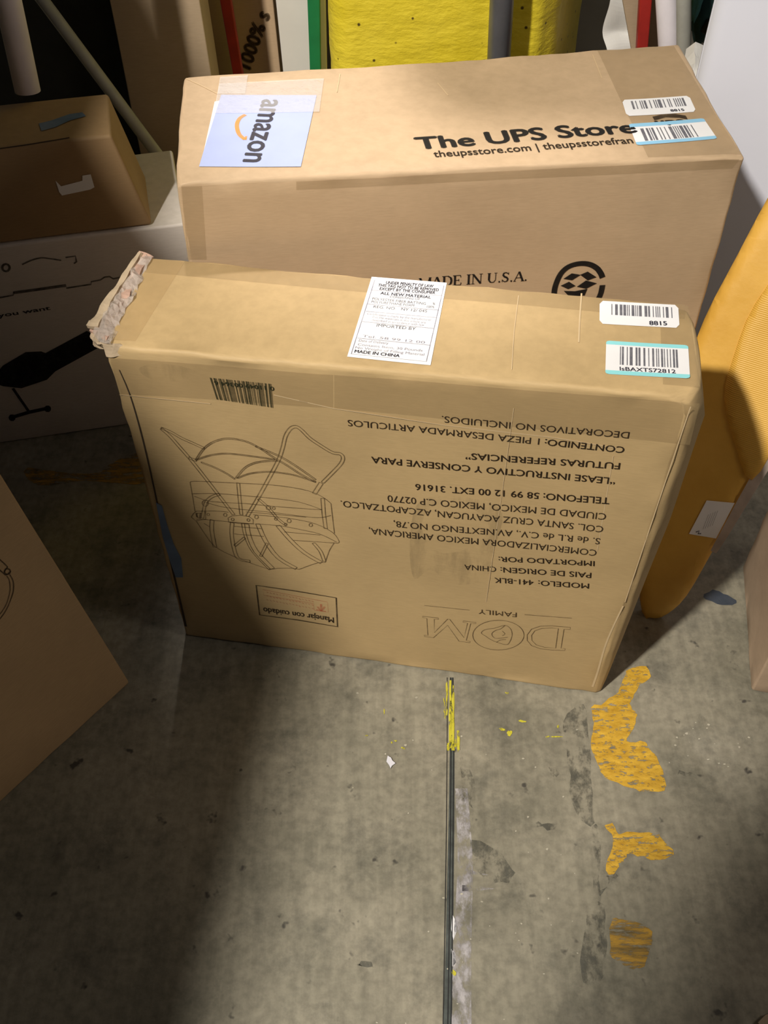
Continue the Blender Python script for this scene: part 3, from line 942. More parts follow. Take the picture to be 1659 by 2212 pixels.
# serif line and round emblem on the front face
def serif(k, body, start, end, cap, widths):
    """thick-and-thin roman capitals drawn stroke by stroke"""
    A_ = V(k.f.px(*start)); B_ = V(k.f.px(*end))
    dn = (B_ - A_).normalized(); per = V((-dn.y, dn.x))
    m0 = V(k.f.px(start[0], start[1] - cap)); hgt = abs((m0 - A_).dot(per))
    G = {'M': (1.0, [((.1, 0), (.1, 1), .05), ((.1, 1), (.5, 0), .14), ((.5, 0), (.88, 1), .05), ((.88, 1), (.88, 0), .14), ((0, 0), (.22, 0), .04), ((.74, 0), (1, 0), .04), ((0, 1), (.2, 1), .04), ((.8, 1), (1, 1), .04)]),
         'A': (.85, [((.08, 0), (.42, 1), .05), ((.42, 1), (.76, 0), .14), ((.2, .35), (.62, .35), .05), ((0, 0), (.22, 0), .04), ((.6, 0), (.9, 0), .04)]),
         'D': (.85, [((.16, 0), (.16, 1), .14), ((0, 0), (.45, 0), .05), ((0, 1), (.45, 1), .05), ((.45, 1), (.68, .82), .10), ((.68, .82), (.74, .5), .14), ((.74, .5), (.68, .18), .14), ((.68, .18), (.45, 0), .10)]),
         'E': (.7, [((.16, 0), (.16, 1), .14), ((0, 0), (.62, 0), .05), ((0, 1), (.6, 1), .05), ((.16, .5), (.46, .5), .05), ((.62, 0), (.66, .24), .05), ((.6, 1), (.62, .78), .05), ((.46, .4), (.46, .62), .05)]),
         'I': (.4, [((.2, 0), (.2, 1), .14), ((.04, 0), (.36, 0), .05), ((.04, 1), (.36, 1), .05)]),
         'N': (.9, [((.14, 0), (.14, 1), .05), ((.14, 1), (.76, 0), .14), ((.76, 0), (.76, 1), .05), ((0, 0), (.28, 0), .04), ((.62, 1), (.9, 1), .04), ((0, 1), (.2, 1), .04)]),
         'U': (.85, [((.16, 1), (.16, .28), .14), ((.16, .28), (.3, .04), .11), ((.3, .04), (.54, .04), .07), ((.54, .04), (.68, .28), .06), ((.68, .28), (.68, 1), .05), ((.02, 1), (.3, 1), .04), ((.56, 1), (.8, 1), .04)]),
         'S': (.65, [((.52, .82), (.4, .97), .07), ((.4, .97), (.2, .97), .08), ((.2, .97), (.1, .78), .10), ((.1, .78), (.2, .58), .13), ((.2, .58), (.44, .44), .14), ((.44, .44), (.52, .24), .12), ((.52, .24), (.42, .04), .09), ((.42, .04), (.2, .04), .07), ((.2, .04), (.08, .24), .06), ((.54, 1), (.54, .74), .04), ((.07, 0), (.07, .28), .04)]),
         '.': (.3, [((.08, .06), (.20, .06), .13)]), ' ': (.35, [])}
    tot = sum(G[ch][0] for ch in body)
    sc = (B_ - A_).length / tot
    x = 0
    for ch in body:
        for (p, q, w_) in G[ch][1]:
            k.stroke2([A_ + dn * ((x + p[0]) * sc) + per * (p[1] * hgt), A_ + dn * ((x + q[0]) * sc) + per * (q[1] * hgt)], w_ * sc * 1.15)
        x += G[ch][0]
k = Ink(RF, 0.0008)
serif(k, 'MADE IN U.S.A.', P9(92, 918), P9(580, 884), 42 / 2.076, None)
k.build('printed_lettering', M['ink_black'], back)
def Pc(x, y): return (1160 + x / 3.325, 420 + y / 3.325)
k = Ink(RF, 0.0008)
ring = [(120, 760), (122, 700), (135, 640), (170, 565), (225, 515), (300, 492), (370, 495), (425, 522), (455, 560), (468, 592)]
k.stroke([Pc(*q) for q in ring], 0.0085, sub=4)
k.stroke([Pc(468, 645), Pc(450, 720), Pc(400, 790), Pc(300, 830), Pc(200, 820), Pc(130, 770)], 0.0085, sub=4)
for dm in (((188, 602), (248, 562), (312, 572), (250, 612)), ((308, 572), (362, 548), (425, 588), (362, 612)),
           ((168, 652), (228, 622), (276, 652), (222, 676)), ((284, 658), (350, 612), (428, 632), (350, 672)),
           ((190, 688), (270, 690), (360, 672), (340, 720), (230, 730))):
    k.poly([Pc(*q) for q in dm])
k.build('printed_emblem', M['ink_black'], back)

# ------------------------------------------------------------------ left foreground carton
A, B = fl(280, 1475), fl(0, 1735)
u = (B - A).normalized()
n0 = u.cross(V((0, 0, 1)))
if n0.dot(CAM - A) < 0: n0 = -n0
t_ = math.radians(19)
ln = n0 * math.cos(t_) + V((0, 0, 1)) * math.sin(t_)
E1 = on(0, 1018, A, ln)
up_ = (E1 - A); upn = up_.normalized()
E1 = A + upn * (up_.length * 1.12)
Bx = A + u * 0.33
dp = -ln * 0.15
# the foot of the carton: rests on its lower front edge and, behind, is cut off by the floor
cb = [Bx, A, A + dp, Bx + dp, Bx + upn * .5, E1, E1 + dp, Bx + upn * .5 + dp]
for q in (2, 3): cb[q] = V((cb[q].x, cb[q].y, 0.0))
left = thing('cardboard_box', 'brown cardboard box at lower left, tipped corner, thin curved line drawing at its edge', 'box', g0((A + Bx) / 2))
bm_obj('carton', carton_mesh(cb, 0.004, 0.04, 0.0015, 8.0, 0.001), M['kraft_left'], left, True)
LF = Face(A, u, ln, 0.0015, 8.0)
k = Ink(LF, 0.0009)
def Pq(x, y): return (x / 10.533, 1150 + y / 10.533)
k.stroke([Pq(*q) for q in ((-200, 440), (0, 620), (120, 730), (175, 790))], 0.0016, sub=3)
k.stroke([Pq(*q) for q in ((-200, 690), (0, 860), (80, 930), (120, 970))], 0.0016, sub=3)
k.ring(Pq(170, 890), 6.5, 6, 0.0020, 14)
k.stroke([Pq(*q) for q in ((175, 790), (130, 830), (95, 910))], 0.0018); k.stroke([Pq(*q) for q in ((120, 970), (175, 950), (240, 880))], 0.002)
k.stroke([Pq(*q) for q in ((150, 985), (200, 1060), (222, 1160), (228, 1300), (205, 1430), (150, 1610), (80, 1740), (-20, 1880), (-120, 1990))], 0.0013, sub=3)
k.stroke([Pq(*q) for q in ((220, 960), (280, 1060), (308, 1180), (300, 1340), (250, 1500), (180, 1680), (90, 1840), (0, 1960), (-100, 2080))], 0.0016, sub=3)
k.build('line_drawing', M['ink'], left)

# ------------------------------------------------------------------ white printed carton and dull box on it
A, B = fl(-60, 968), fl(275, 918)
wu = (B - A).normalized(); wn = V((wu.y, -wu.x, 0))
A = A - wu * 0.04; B2 = A + wu * 0.50
def wtop(x, y): return on(x, y, A, wn)
tl = wtop(-100, 546); tr = wtop(399, 482)
tl.z = tr.z = (tl.z + tr.z) / 2
tl = tl - wu * 0.13
zw = tl.z
c = [g0(tl), g0(tr), g0(tr) - wn * .26, g0(tl) - wn * .26, tl, tr, tr - wn * .26, tl - wn * .26]
wb = thing('cardboard_box', 'white printed cardboard box in shade at left, holding up a dull brown box', 'box', g0((tl + tr) / 2 - wn * .13))
hexa('carton', c, M['white_board'], wb, 0.005, 0.001, 2.0, 0.001)
WF = Face(g0(tl), wu, wn, 0.001, 2.0)
def Pw(x, y): return (x / 3.2524, 420 + y / 3.2529)
k = Ink(WF, 0.0012)
k.stroke([Pw(*q) for q in ((155, 490), (220, 460), (290, 442), (350, 448), (430, 460))], 0.0028, sub=3)
k.stroke([Pw(*q) for q in ((-40, 735), (0, 722), (92, 705), (98, 682))], 0.003)
k.stroke([Pw(*q) for q in ((95, 688), (280, 662), (465, 635))], 0.0058)
k.stroke([Pw(*q) for q in ((465, 655), (640, 628), (640, 610), (705, 598), (735, 578), (770, 574), (795, 590), (845, 580), (900, 572))], 0.003)
k.ring(Pw(42, 512), 8, 8, 0.004, 12)
k.stroke([Pw(*q) for q in ((460, 440), (530, 430), (538, 470), (520, 482))], 0.0028)
k.text('when you want', Pw(-250, 898), Pw(355, 806), 30 / 3.253, 0.012)
k.build('printed_lettering', M['ink'], wb)
k = Ink(WF, 0.0010)
k.poly([Pw(*q) for q in ((-20, 1250), (20, 1200), (180, 1105), (290, 1100), (320, 1112), (610, 955), (690, 1000), (690, 1075), (390, 1240), (330, 1300), (150, 1360), (20, 1345), (-20, 1330))])
k.stroke([Pw(*q) for q in ((90, 1360), (200, 1520))], 0.0055)
k.stroke([Pw(*q) for q in ((75, 1568), (200, 1530), (340, 1500))], 0.0085)
k.ring(Pw(335, 1505), 4, 5, 0.006, 10); k.ring(Pw(85, 1568), 4, 5, 0.006, 10)
k.build('printed_picture', M['ink_black'], wb)

zd = zw + 0.001
def wplane(x, y, off): return on(x, y, A - wn * off, wn)
bl = wplane(-110, 543, .006); br = wplane(329, 489, .006); bl.z = br.z = zd
tl2 = wplane(-110, 332, .03); tr2 = wplane(240, 289, .03); tl2.z = tr2.z = (tl2.z + tr2.z) / 2
kd = fl(236, 196, tr2.z) - tr2
depth_ = max(0.14, kd.dot(-wn))
db = [bl, br, br - wn * depth_, bl - wn * depth_, tl2, tr2, tr2 - wn * depth_ * .95, tl2 - wn * depth_ * .95]
dk = thing('cardboard_box', 'dull brown cardboard box on top of the white printed box, with a half-torn white sticker', 'box', (bl + br) / 2 - wn * depth_ / 2)
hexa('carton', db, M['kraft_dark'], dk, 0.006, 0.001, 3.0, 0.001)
dn_ = (br - bl).cross(tl2 - bl).normalized()
if dn_.dot(CAM - bl) < 0: dn_ = -dn_
DF = Face(bl, br - bl, dn_, 0.001, 3.0)
k = Ink(DF, 0.0012)
k.poly([(120, 390), (132, 402), (178, 390), (178, 379), (196, 376), (204, 404), (195, 409), (134, 422), (128, 415)])
tag(k.build('torn_sticker', M['sticker'], dk), 'torn white sticker')
k = Ink(DF, 0.0012)
k.stroke([(-40, 326), (60, 312), (150, 297)], 0.002)
k.build('fold_line', M['groove'], dk)
DT = Face(tl2, tr2 - tl2, V((0, 0, 1)), 0.001, 3.0)
k = Ink(DT, 0.0012)
k.poly([(84, 268), (110, 262), (150, 248), (178, 244), (186, 252), (150, 262), (120, 276), (90, 284)])
tag(k.build('blue_tape', M['tape_blue'], dk), 'scrap of blue tape')

# ------------------------------------------------------------------ left background
# white tube standing on the dull box
p0 = fl(64, 212, tr2.z); p1 = at_y(18, 0, p0.y + 0.02)
ax = (p1 - p0).normalized()
bm = bmesh.new()
cyl_between(bm, p0 + V((0, 0, .012)), p0 + ax * 0.9, 0.0215, 28)
tag(bm_obj('cardboard_tube', bm, M['white_tube'], None, True), 'thick pale lilac-white tube leaning upright on the dull brown box, far left', 'tube')
# diagonal grey pole
foot = fl(572, 645); q0 = at_y(92, 0, 2.06)
head = q0 - (foot - q0).normalized() * 0.3
bm = bmesh.new()
cyl_between(bm, head, foot + (head - foot).normalized() * 0.02, 0.0125, 16)
tag(bm_obj('pole', bm, M['grey_pole'], None, True), 'thin grey pole slanting down behind the left boxes', 'pole')
# tall leaning brown box
_, c = rect_post('cardboard_box', 236, 431, 0, 268, 456, 158, 2.14, 0.10, 0.78, M['kraft_grey'])
tag(_, 'tall narrow brown cardboard box upright between the slanting pole and the dark red strip', 'box')
# strips behind it
o, _ = rect_post('cardboard_sheet', 436, 490, 0, 458, 506, 158, 2.33, 0.03, 0.72, M['kraft_grey'])
tag(o, 'beige upright cardboard sheet between the tall narrow box and the dark red strip', 'cardboard')
o, _ = rect_post('red_strip', 474, 499, 0, 502, 524, 157, 2.27, 0.02, 0.76, M['red'])
tag(o, 'dark red upright strip beside the brown box with dark rotated print', 'strip')
o, cc = rect_post('carton', 490, 590, 0, 512, 606, 150, 2.38, 0.1, 0.68, M['kraft_pink'], None)
pb = thing('cardboard_box', 'brown cardboard box upright with dark smudged rotated print, beside the white board', 'box', g0((cc[0] + cc[2]) / 2))
o.parent = pb; o.matrix_parent_inverse = Matrix.Translation(pb.location).inverted()
PF = Face(cc[0], V((1, 0, 0)), (cc[1] - cc[0]).cross(cc[4] - cc[0]).normalized(), 0.001, 0.0)
k = Ink(PF, 0.0016)
k.text('1000% s', (541, 150), (583, 32), 30, 0.045, upvec=(-1, -.3))
k.build('printed_lettering', M['ink_soft'], pb)
# added dark slab behind the left pile, keeps that gap dark
slab('dark_backdrop_1', (-0.94, 2.26, 0), (-0.56, 2.30, 1.3), M['dark'])
o, _ = rect_post('folded_cloth', 428, 478, -60, 432, 474, 20, 2.14, 0.03, 0.62, M['dark_teal'], bottom=0.60) if False else (None, None)

# ------------------------------------------------------------------ white board, green post, yellow pillar, grey pipe
o, _ = rect_post('foam_board', 596, 703, 0, 611, 706, 150, 2.30, 0.025, 1.2, M['white_wall'])
tag(o, 'white upright board behind the green post, left of the yellow pillar', 'board')
o, _ = rect_post('post', 664, 691, 0, 669, 693, 144, 2.25, 0.02, 1.1, M['green'])
tag(o, 'narrow green post in front of the white board', 'post')

# pillar: square with chamfered corners, lightly pitted
def pillar():
    Y = 2.02
    x0 = at_y(708, 60, Y).x; x1 = at_y(1160, 60, Y).x
    x2 = at_y(1213, 60, Y).x; x3 = at_y(1312, 60, Y).x
    ring = [(x0, Y + .05), (x0 + .012, Y + .018), (x0 + .035, Y), (x1, Y), (x2, Y + .05), (x3, Y + .30), (x3 - .02, Y + .42), (x0 + .04, Y + .42), (x0, Y + .36)]
    # refine ring
    pts = []
    for i in range(len(ring)):
        a, b = V(ring[i]), V(ring[(i + 1) % len(ring)])
        n = max(1, int((b - a).length / .02))
        for q in range(n): pts.append(a + (b - a) * q / n)
    bm = bmesh.new()
    NZ = 60
    rows = []
    for j in range(NZ + 1):
        z = 1.9 * j / NZ
        row = []
        for p in pts:
            pp = V((p.x, p.y, z))
            row.append(bm.verts.new(pp + V((dent(pp, .0025, 1, 22), dent(pp, .004, 4, 22), 0))))
        rows.append(row)
    m = len(pts)
    for j in range(NZ):
        for i in range(m):
            bm.faces.new((rows[j][i], rows[j][(i + 1) % m], rows[j + 1][(i + 1) % m], rows[j + 1][i]))
    bm.faces.new(rows[-1]); bm.faces.new(rows[0][::-1])
    o = bm_obj('concrete_pillar', bm, M['yellow'], None, True)
    return tag(o, 'wide yellow painted concrete pillar with pitted face behind the boxes', 'pillar')
pillar()
a_ = at_y(1084, 0, 1.96); b_ = at_y(1078, 115, 1.96)
bm = bmesh.new()
dd = (b_ - a_).normalized()
lowp = a_ + dd * (a_.z / -dd.z)
cyl_between(bm, lowp, a_ - dd * 1.2, 0.0225, 28)
tag(bm_obj('pipe', bm, M['grey_metal'], None, True), 'dark grey round pipe in front of the yellow pillar', 'pipe')

# ------------------------------------------------------------------ right background
o = crumple('plastic_bag', [at_y(1322, -60, 2.21), at_y(1378, -60, 2.21), at_y(1376, 120, 2.19), at_y(1308, 120, 2.19)], 14, 30, M['bag'], None, 0.02, 21, 0.002, 16)
tag(o, 'crumpled white plastic bag wedged between the yellow pillar and red post', 'bag')
o, _ = rect_post('cardboard_sheet', 1345, 1386, 0, 1362, 1384, 98, 2.115, 0.012, 0.95, M['kraft_grey'])
tag(o, 'narrow tan cardboard strip left of the bright red post', 'cardboard')
o, _ = rect_post('post', 1383, 1409, 0, 1377, 1401, 97, 2.075, 0.022, 1.1, M['red'])
tag(o, 'narrow bright red post right of the yellow pillar', 'post')
o, _ = rect_post('cardboard_sheet', 1405, 1428, 0, 1398, 1428, 97, 2.15, 0.02, 0.95, M['kraft_grey'])
tag(o, 'thin beige cardboard edge between red post and white tube', 'cardboard')
a_ = at_y(1441, 0, 2.045); b_ = at_y(1446, 95, 2.045)
dd = (b_ - a_).normalized()
bm = bmesh.new()
cyl_between(bm, a_ + dd * (a_.z / -dd.z), a_ - dd * .6, 0.022, 28)
tag(bm_obj('cardboard_tube', bm, M['white_tube'], None, True), 'bright white upright tube right of the red post', 'tube')
a_ = at_y(1477, 0, 2.00); b_ = at_y(1477, 95, 2.00)
dd = (b_ - a_).normalized()
bm = bmesh.new()
cyl_between(bm, a_ + dd * (a_.z / -dd.z), a_ - dd * .6, 0.014, 20)
tag(bm_obj('pole', bm, M['grey_pole'], None, True), 'slim grey pole right of the white tube, behind the rear box', 'pole')
# dark teal bundle
def blob(name, c, rad, mat, seed, sub=3, amp=.35, parent=None):
    bm = bmesh.new()
    bmesh.ops.create_icosphere(bm, subdivisions=sub, radius=1)
    for v in bm.verts:
        f = 1 + amp * noise.noise(v.co * 2.2 + V((seed, seed, 0)))
        v.co = V((v.co.x * rad[0] * f, v.co.y * rad[1] * f, v.co.z * rad[2] * f)) + c
    return bm_obj(name, bm, mat, parent, True)
p_ = at_y(1528, 20, 2.30)
tl_ = thing('cloth_bundle', 'dark teal bundle hanging at the top beside the large white panel', 'cloth', p_)
blob('cloth', p_, (.035, .03, .075), M['dark_teal'], 1.3, parent=tl_)
blob('cloth_fold', at_y(1508, -5, 2.27), (.011, .012, .05), M['teal_cloth'], 2.3, parent=tl_)
blob('loose_end', at_y(1531, 58, 2.27), (.014, .014, .018), M['black_plastic'], 5.3, parent=tl_)
o = crumple('foam_chunk', [at_y(1490, 98, 1.93), at_y(1524, 118, 1.93), at_y(1516, 190, 1.86), at_y(1492, 190, 1.86)], 5, 8, M['bag'], None, .006, 31, .03, 30)
tag(o, 'bright white foam chunk between the rear box and the white panel', 'foam')

# large white panel at right
pa = at_y(1512, 165, 1.80); pdir = V((0.93, -0.36, 0)).normalized(); pn = V((pdir.y, -pdir.x, 0))
w0 = g0(pa); w1 = w0 + pdir * 0.55
lean = V((0.0, 0.05, 0))
back_ = -pn * 0.05 + V((-0.015, 0, 0))
cc = [w0, w1, w1 + back_, w0 + back_] + [q + V((0, 0, 1.1)) for q in (w0, w1, w1 + back_, w0 + back_)]
o = hexa('white_panel', cc, M['white_panel'], None, 0.024, 0.003, 6.0)
tag(o, 'large smooth white panel standing at right behind the yellow mailer', 'panel')

# ------------------------------------------------------------------ yellow padded mailer
P0 = fl(1405, 1338)
mn = V((-0.42, -0.80, 0.44)).normalized()
MAMP = 0.004
MFc = Face(P0, V((1, -.2, 0)), mn, MAMP, 11.0)
ml = thing('padded_mailer', 'yellow padded mailer leaning at right between front box and white panel', 'mailer', P0)
outline = [(1385, 1330), (1410, 1340), (1440, 1330), (1482, 1290), (1540, 1190), (1600, 1085), (1659, 985), (1720, 880), (1790, 720), (1840, 560), (1800, 420), (1720, 330), (1659, 425), (1590, 555), (1520, 690), (1470, 830), (1420, 1000), (1380, 1200)]
def cushion(name, face, poly, mat, parent, thick, edge=0.03, step=0.012, lift=0.0):
    """a padded envelope: flat outline, puffed in the middle, with a flat back"""
    q = [V(face.px(*p)) for p in smooth_poly(poly, 3, True)]
    xs = [p.x for p in q]; ys = [p.y for p in q]
    def inside(p):
        r = False
        for i in range(len(q)):
            a, b = q[i], q[i - 1]
            if (a.y > p.y) != (b.y > p.y) and p.x < (b.x - a.x) * (p.y - a.y) / (b.y - a.y) + a.x: r = not r
        return r
    def dist(p):
        best = 1e9
        for i in range(len(q)):
            a, b = q[i - 1], q[i]
            ab = b - a
            t = max(0, min(1, (p - a).dot(ab) / max(ab.length_squared, 1e-12)))
            best = min(best, (p - a - ab * t).length)
        return best
    bm = bmesh.new()
    rim = [bm.verts.new((p.x, p.y, 0)) for p in q]
    bf = bm.faces.new(rim)
    bmesh.ops.triangulate(bm, faces=[bf])
    # scatter interior vertices by cutting with a grid
    for axis, lo_, hi_ in ((0, min(xs), max(xs)), (1, min(ys), max(ys))):
        t = lo_ + step
        while t < hi_:
            co = V((t, 0, 0)) if axis == 0 else V((0, t, 0))
            no = V((1, 0, 0)) if axis == 0 else V((0, 1, 0))
            bmesh.ops.bisect_plane(bm, geom=bm.verts[:] + bm.edges[:] + bm.faces[:], plane_co=co, plane_no=no, dist=1e-6)
            t += step
    for v in bm.verts:
        p = V((v.co.x, v.co.y))
        d = min(1, dist(p) / edge)
        hgt = thick * math.sqrt(max(0, 1 - (1 - d) ** 2))
        v.co = face.co(p.x, p.y, hgt - thick + lift)
    # flat back
    geo = bmesh.ops.extrude_face_region(bm, geom=bm.faces[:])
    ext = [e for e in geo['geom'] if isinstance(e, bmesh.types.BMVert)]
    for v in ext:
        h = (v.co - face.P).dot(face.n)
        v.co = v.co - face.n * (h + thick + 0.004 - lift)
    return bm_obj(name, bm, mat, parent, True)
cushion('envelope', MFc, outline, M['mailer'], ml, 0.014, 0.02, lift=0.006)
# ribbed flap on its right half
flapo = [(1632, 655), (1585, 770), (1566, 860), (1590, 960), (1625, 1035), (1690, 930), (1760, 760), (1790, 640), (1720, 560)]
fm, fnt, fb = new_mat('ribbed_yellow_paper')
fb.inputs['Roughness'].default_value = 0.5
cr_, _n = noise_mix(fnt, (0.64, 0.36, 0.05), (0.74, 0.44, 0.085), 6)
fnt.links.new(cr_.outputs[0], fb.inputs['Base Color'])
wv = fnt.nodes.new('ShaderNodeTexWave'); wv.bands_direction = 'Z'
wv.inputs['Scale'].default_value = 115; wv.inputs['Distortion'].default_value = 0.6
tcn = fnt.nodes.new('ShaderNodeTexCoord'); fnt.links.new(tcn.outputs['Object'], wv.inputs['Vector'])
bump(fnt, fb, wv.outputs[1], 0.35, 0.002)
fo = cushion('ribbed_flap', MFc, flapo, fm, ml, 0.004, 0.01, lift=0.0115)
tag(fo, 'finely ribbed flap')
# seam strip along the lower right edge
k = Ink(MFc, 0.0062)
k.stroke([(1672, 968), (1612, 1070), (1566, 1150), (1542, 1190)], 0.020, sub=6, w1=0.010)
M['seam'] = plain('greyish_seam_strip', (0.45, 0.38, 0.34), 0.5, 0.2)
k.build('seam_strip', M['seam'], ml)
ms = patch('shipping_label', MFc, [(1528, 1078), (1588, 1084), (1548, 1160), (1490, 1150)], M['sticker'], ml, 0.0072, 8)
tag(ms, 'small white label')
k = Ink(MFc, 0.0078)
k.stroke([(1505, 1146), (1512, 1143), (1510, 1150), (1516, 1149)], 0.0018)
for q in range(5): k.stroke([(1520 + q * 5, 1140 - q * 2), (1532 + q * 5, 1108 - q * 2)], 0.0004)
k.build('label_print', M['ink_label'], ms)

# ------------------------------------------------------------------ carton at the right edge
b0 = fl(1622, 1492); b1 = fl(1604, 1225); b2 = fl(1790, 1525)
rb = thing('cardboard_box', 'scuffed reddish-brown cardboard box cut off by the right edge of the photo', 'box', g0((b0 + b2) / 2))
bb = b1 + (b2 - b0)
hz = V((0.004, 0, 0.30))
hexa('carton', [b0, b2, bb, b1, b0 + hz, b2 + hz, bb + hz, b1 + hz], cardboard('scuffed_board', (0.42, 0.31, 0.22), 0.15), rb, 0.004, 0.002, 14.0, 0.002, 0.02)

# ------------------------------------------------------------------ marks and scraps on the floor
GF = Face(V((0, 0, 0)), V((1, 0, 0)), V((0, 0, 1)), 0.0, 0.0)
def P7(x, y): return (760 + x / 1.8454, 1400 + y / 1.8454)
def floor_patch(name, polys, mat, eps, label=None, jag=0.0, sub=3, conv=P7):
    k = Ink(GF, eps)
    for po in polys:
        p = [conv(*q) for q in po]
        if sub > 1 or jag:
            pp = smooth_poly(p, sub, True)
            pp = [(q[0] + (random.random() - .5) * jag, q[1] + (random.random() - .5) * jag) for q in pp]
        else: pp = p
        k.poly(pp)
    o = k.build(name, mat, floor_o)
    if label: o['label'] = label
    return o
floor_patch('paint_patch', [[(1095, 95), (1155, 72), (1185, 85), (1188, 120), (1150, 150), (1120, 200), (1112, 235), (1135, 265), (1125, 310), (1100, 360), (1115, 378), (1165, 370), (1195, 410), (1235, 470), (1252, 530), (1245, 565), (1150, 570), (1085, 550), (1010, 515), (985, 480), (962, 420), (958, 360), (970, 300), (955, 240), (1010, 215), (1060, 180), (1080, 130)]], M['floor_yellow'], 0.0006, 'large worn yellow paint patch', 6)
floor_patch('paint_patch', [[(1010, 710), (1040, 700), (1060, 740), (1120, 735), (1205, 738), (1240, 765), (1282, 820), (1215, 845), (1160, 830), (1100, 825), (1080, 850), (1060, 870), (1040, 905), (1020, 895), (1015, 850), (1035, 810), (1045, 760)]], M['floor_yellow'], 0.0006, 'smaller worn yellow paint patch', 6)
floor_patch('paint_patch', [[(1035, 1090), (1070, 1080), (1140, 1095), (1180, 1110), (1195, 1150), (1185, 1230), (1150, 1275), (1100, 1270), (1040, 1235), (1030, 1200)]], M['floor_yellow_old'], 0.0006, 'dull half-worn yellow paint patch', 6)
floor_patch('paint_patch', [[(60, 1010), (200, 1025), (245, 998), (290, 980), (335, 985), (350, 1035), (260, 1046), (180, 1040), (80, 1050)]], M['floor_yellow_old'], 0.0006, 'faint yellow paint in the shade by the white box', 5, conv=lambda x, y: (x, y))
k = Ink(GF, 0.0008)
rnd = random.Random(5)
for (x, y, sx, sy) in ((380, 160, 8, 60), (402, 230, 10, 150), (372, 250, 4, 60), (425, 360, 10, 80), (410, 380, 14, 40), (385, 395, 10, 20), (600, 325, 26, 10), (630, 345, 22, 20), (680, 292, 26, 9), (618, 180, 14, 8), (205, 400, 14, 8), (160, 378, 8, 8), (128, 255, 4, 20), (175, 372, 10, 6), (820, 315, 10, 14), (820, 355, 60, 5), (780, 355, 14, 6), (405, 1290, 16, 26), (60, 350, 12, 8)):
    for q in range(4):
        k.eps += 0.000008
        cx_, cy_ = x + (rnd.random() - .5) * sx * .7, y + (rnd.random() - .5) * sy * .7
        k.poly([P7(cx_ + sx * .4 * math.cos(t) * (0.6 + .6 * rnd.random()), cy_ + sy * .4 * math.sin(t) * (0.6 + .6 * rnd.random())) for t in [i * math.pi / 4 for i in range(8)]])
for (x, ya, yb, w_) in ((378, 140, 270, .0022), (392, 130, 400, .0034), (404, 150, 300, .0016), (402, 300, 410, .005), (424, 330, 408, .004), (368, 200, 260, .0012), (384, 380, 410, .003)):
    k.eps += 0.000008
    k.stroke([P7(x + rnd.uniform(-2, 2), ya + (yb - ya) * t / 6) for t in range(7)], w_)
o = k.build('paint_fleck', M['fleck'], floor_o); o['kind'] = 'stuff'
k = Ink(GF, 0.0008)
for i in range(60):
    x, y = rnd.uniform(0, 900), rnd.uniform(150, 1500)
    if i % 3 == 0: x, y = rnd.uniform(1250, 1600), rnd.uniform(260, 480)
    s_ = rnd.uniform(2, 6)
    k.poly([P7(x + s_ * math.cos(t) * (0.5 + rnd.random()), y + s_ * math.sin(t) * (0.4 + rnd.random() * .6)) for t in [q * math.pi / 3 for q in range(6)]])
M['speck'] = plain('pale_speck', (0.45, 0.42, 0.34), 0.7, 0.2)
o = k.build('grit', M['speck'], floor_o); o['kind'] = 'stuff'
# expansion joint running away from the viewer
k = Ink(GF, 0.0005)
k.stroke([P7(398, 118), P7(400, 400), P7(397, 700), P7(390, 1100), P7(380, 1600), P7(368, 2150)], 0.006, w1=0.0125)
k.build('joint_filler', M['joint'], floor_o)
k = Ink(GF, 0.0008)
for off, w_ in ((-12, .0011), (4, .0014), (15, .0013)):
    k.stroke([P7(390 + off * .85, 118), P7(392 + off, 300), P7(389 + off, 700), P7(384 + off * 1.1, 1100), P7(376 + off * 1.2, 1600), P7(364 + off * 1.35, 2150)], w_)
k.build('joint_edge', M['black_plastic'], floor_o)
k = Ink(GF, 0.0006)
k.stroke([P7(436, 560), P7(445, 700), P7(452, 850), P7(448, 1000), P7(440, 1200), P7(436, 1600), P7(428, 2100)], 0.019, sub=3, w1=0.028)
k.poly([P7(440, 945), P7(520, 952), P7(570, 960), P7(520, 966), P7(440, 970)])
k.poly([P7(470, 885), P7(545, 905), P7(470, 902)])
k.build('pale_smear', M['smear'], floor_o)
k = Ink(GF, 0.0006)
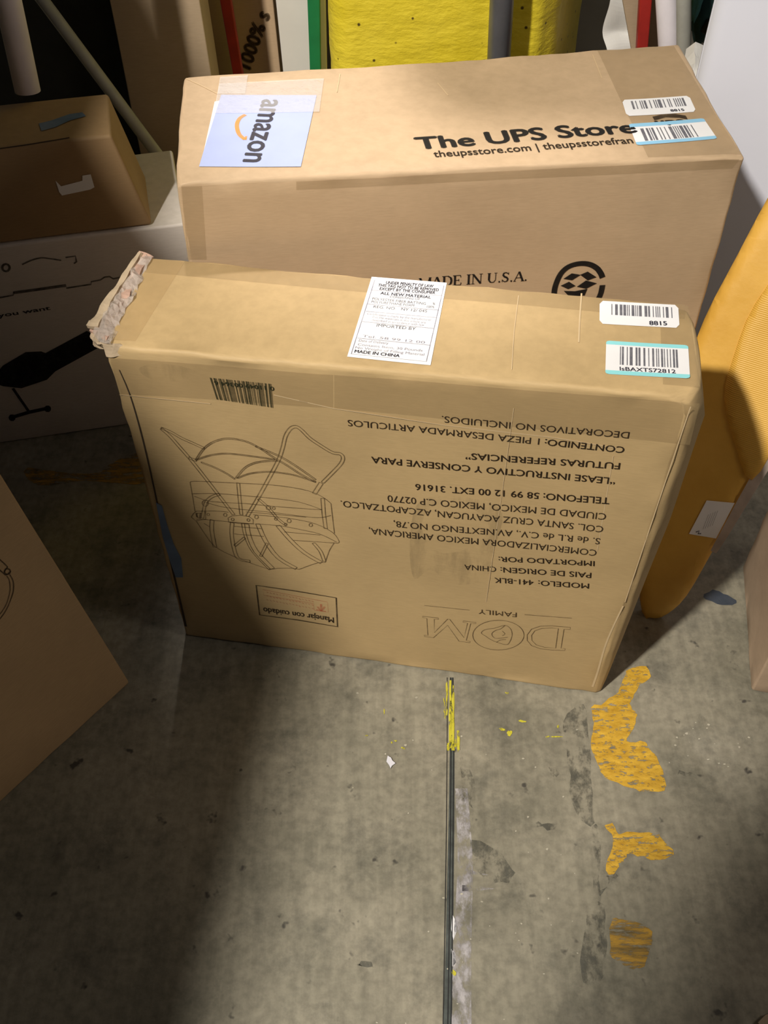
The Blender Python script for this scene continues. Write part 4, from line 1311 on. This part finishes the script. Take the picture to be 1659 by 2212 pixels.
k.poly([P7(400, 1060), P7(415, 1090), P7(418, 1130), P7(405, 1165), P7(396, 1120)])
k.poly([P7(396, 1200), P7(412, 1215), P7(415, 1255), P7(400, 1270)])
k.build('plaster_chip', M['sticker'], floor_o)
floor_patch('grime_stain', [[(880, 240), (930, 250), (950, 420), (960, 640), (975, 700), (915, 690), (870, 560), (860, 400), (845, 330)],
                            [(940, 1040), (1000, 1020), (1010, 1180), (1000, 1300), (950, 1340), (912, 1300), (930, 1150)],
                            [(960, 720), (985, 740), (990, 1000), (960, 1000)], [(790, 480), (825, 490), (815, 515), (795, 505)],
                            [(745, 695), (805, 700), (800, 720), (745, 715)], [(1015, 905), (1055, 905), (1050, 930), (1000, 980), (985, 965), (1015, 940)],
                            [(1310, 490), (1370, 510), (1360, 525), (1310, 505)], [(20, 1255), (80, 1258), (78, 1272), (30, 1270)],
                            [(440, 420), (480, 520), (475, 640), (430, 560)], [(470, 760), (600, 820), (650, 900), (600, 940), (500, 900)]], M['grime'], 0.0004, None, 10)
floor_patch('grime_stain', [[(1518, 1290), (1540, 1275), (1562, 1282), (1590, 1298), (1580, 1308), (1550, 1304)]], M['blue_stain'], 0.0005, 'blue-black stain near the mailer', 3, conv=lambda x, y: (x, y))
# pale paper scrap
k = Ink(GF, 0.0016)
k.poly([P7(143, 432), P7(156, 440), P7(162, 452), P7(174, 462), P7(160, 472), P7(155, 482), P7(148, 468), P7(138, 455)])
o = k.build('paper_scrap', M['paper'], None)
md = o.modifiers.new('solid', 'SOLIDIFY'); md.thickness = 0.0014; md.offset = -1
tag(o, 'tiny pale lilac paper scrap on the concrete left of the floor joint', 'scrap')
k = Ink(GF, 0.004)
k.poly([(1634, 2212), (1650, 2196), (1680, 2185), (1720, 2230), (1660, 2260)])
o = k.build('cardboard_scrap', M['kraft_grey'], None)
md = o.modifiers.new('solid', 'SOLIDIFY'); md.thickness = 0.0035; md.offset = -1
tag(o, 'corner of grey-brown cardboard on the floor at the bottom right corner', 'scrap')
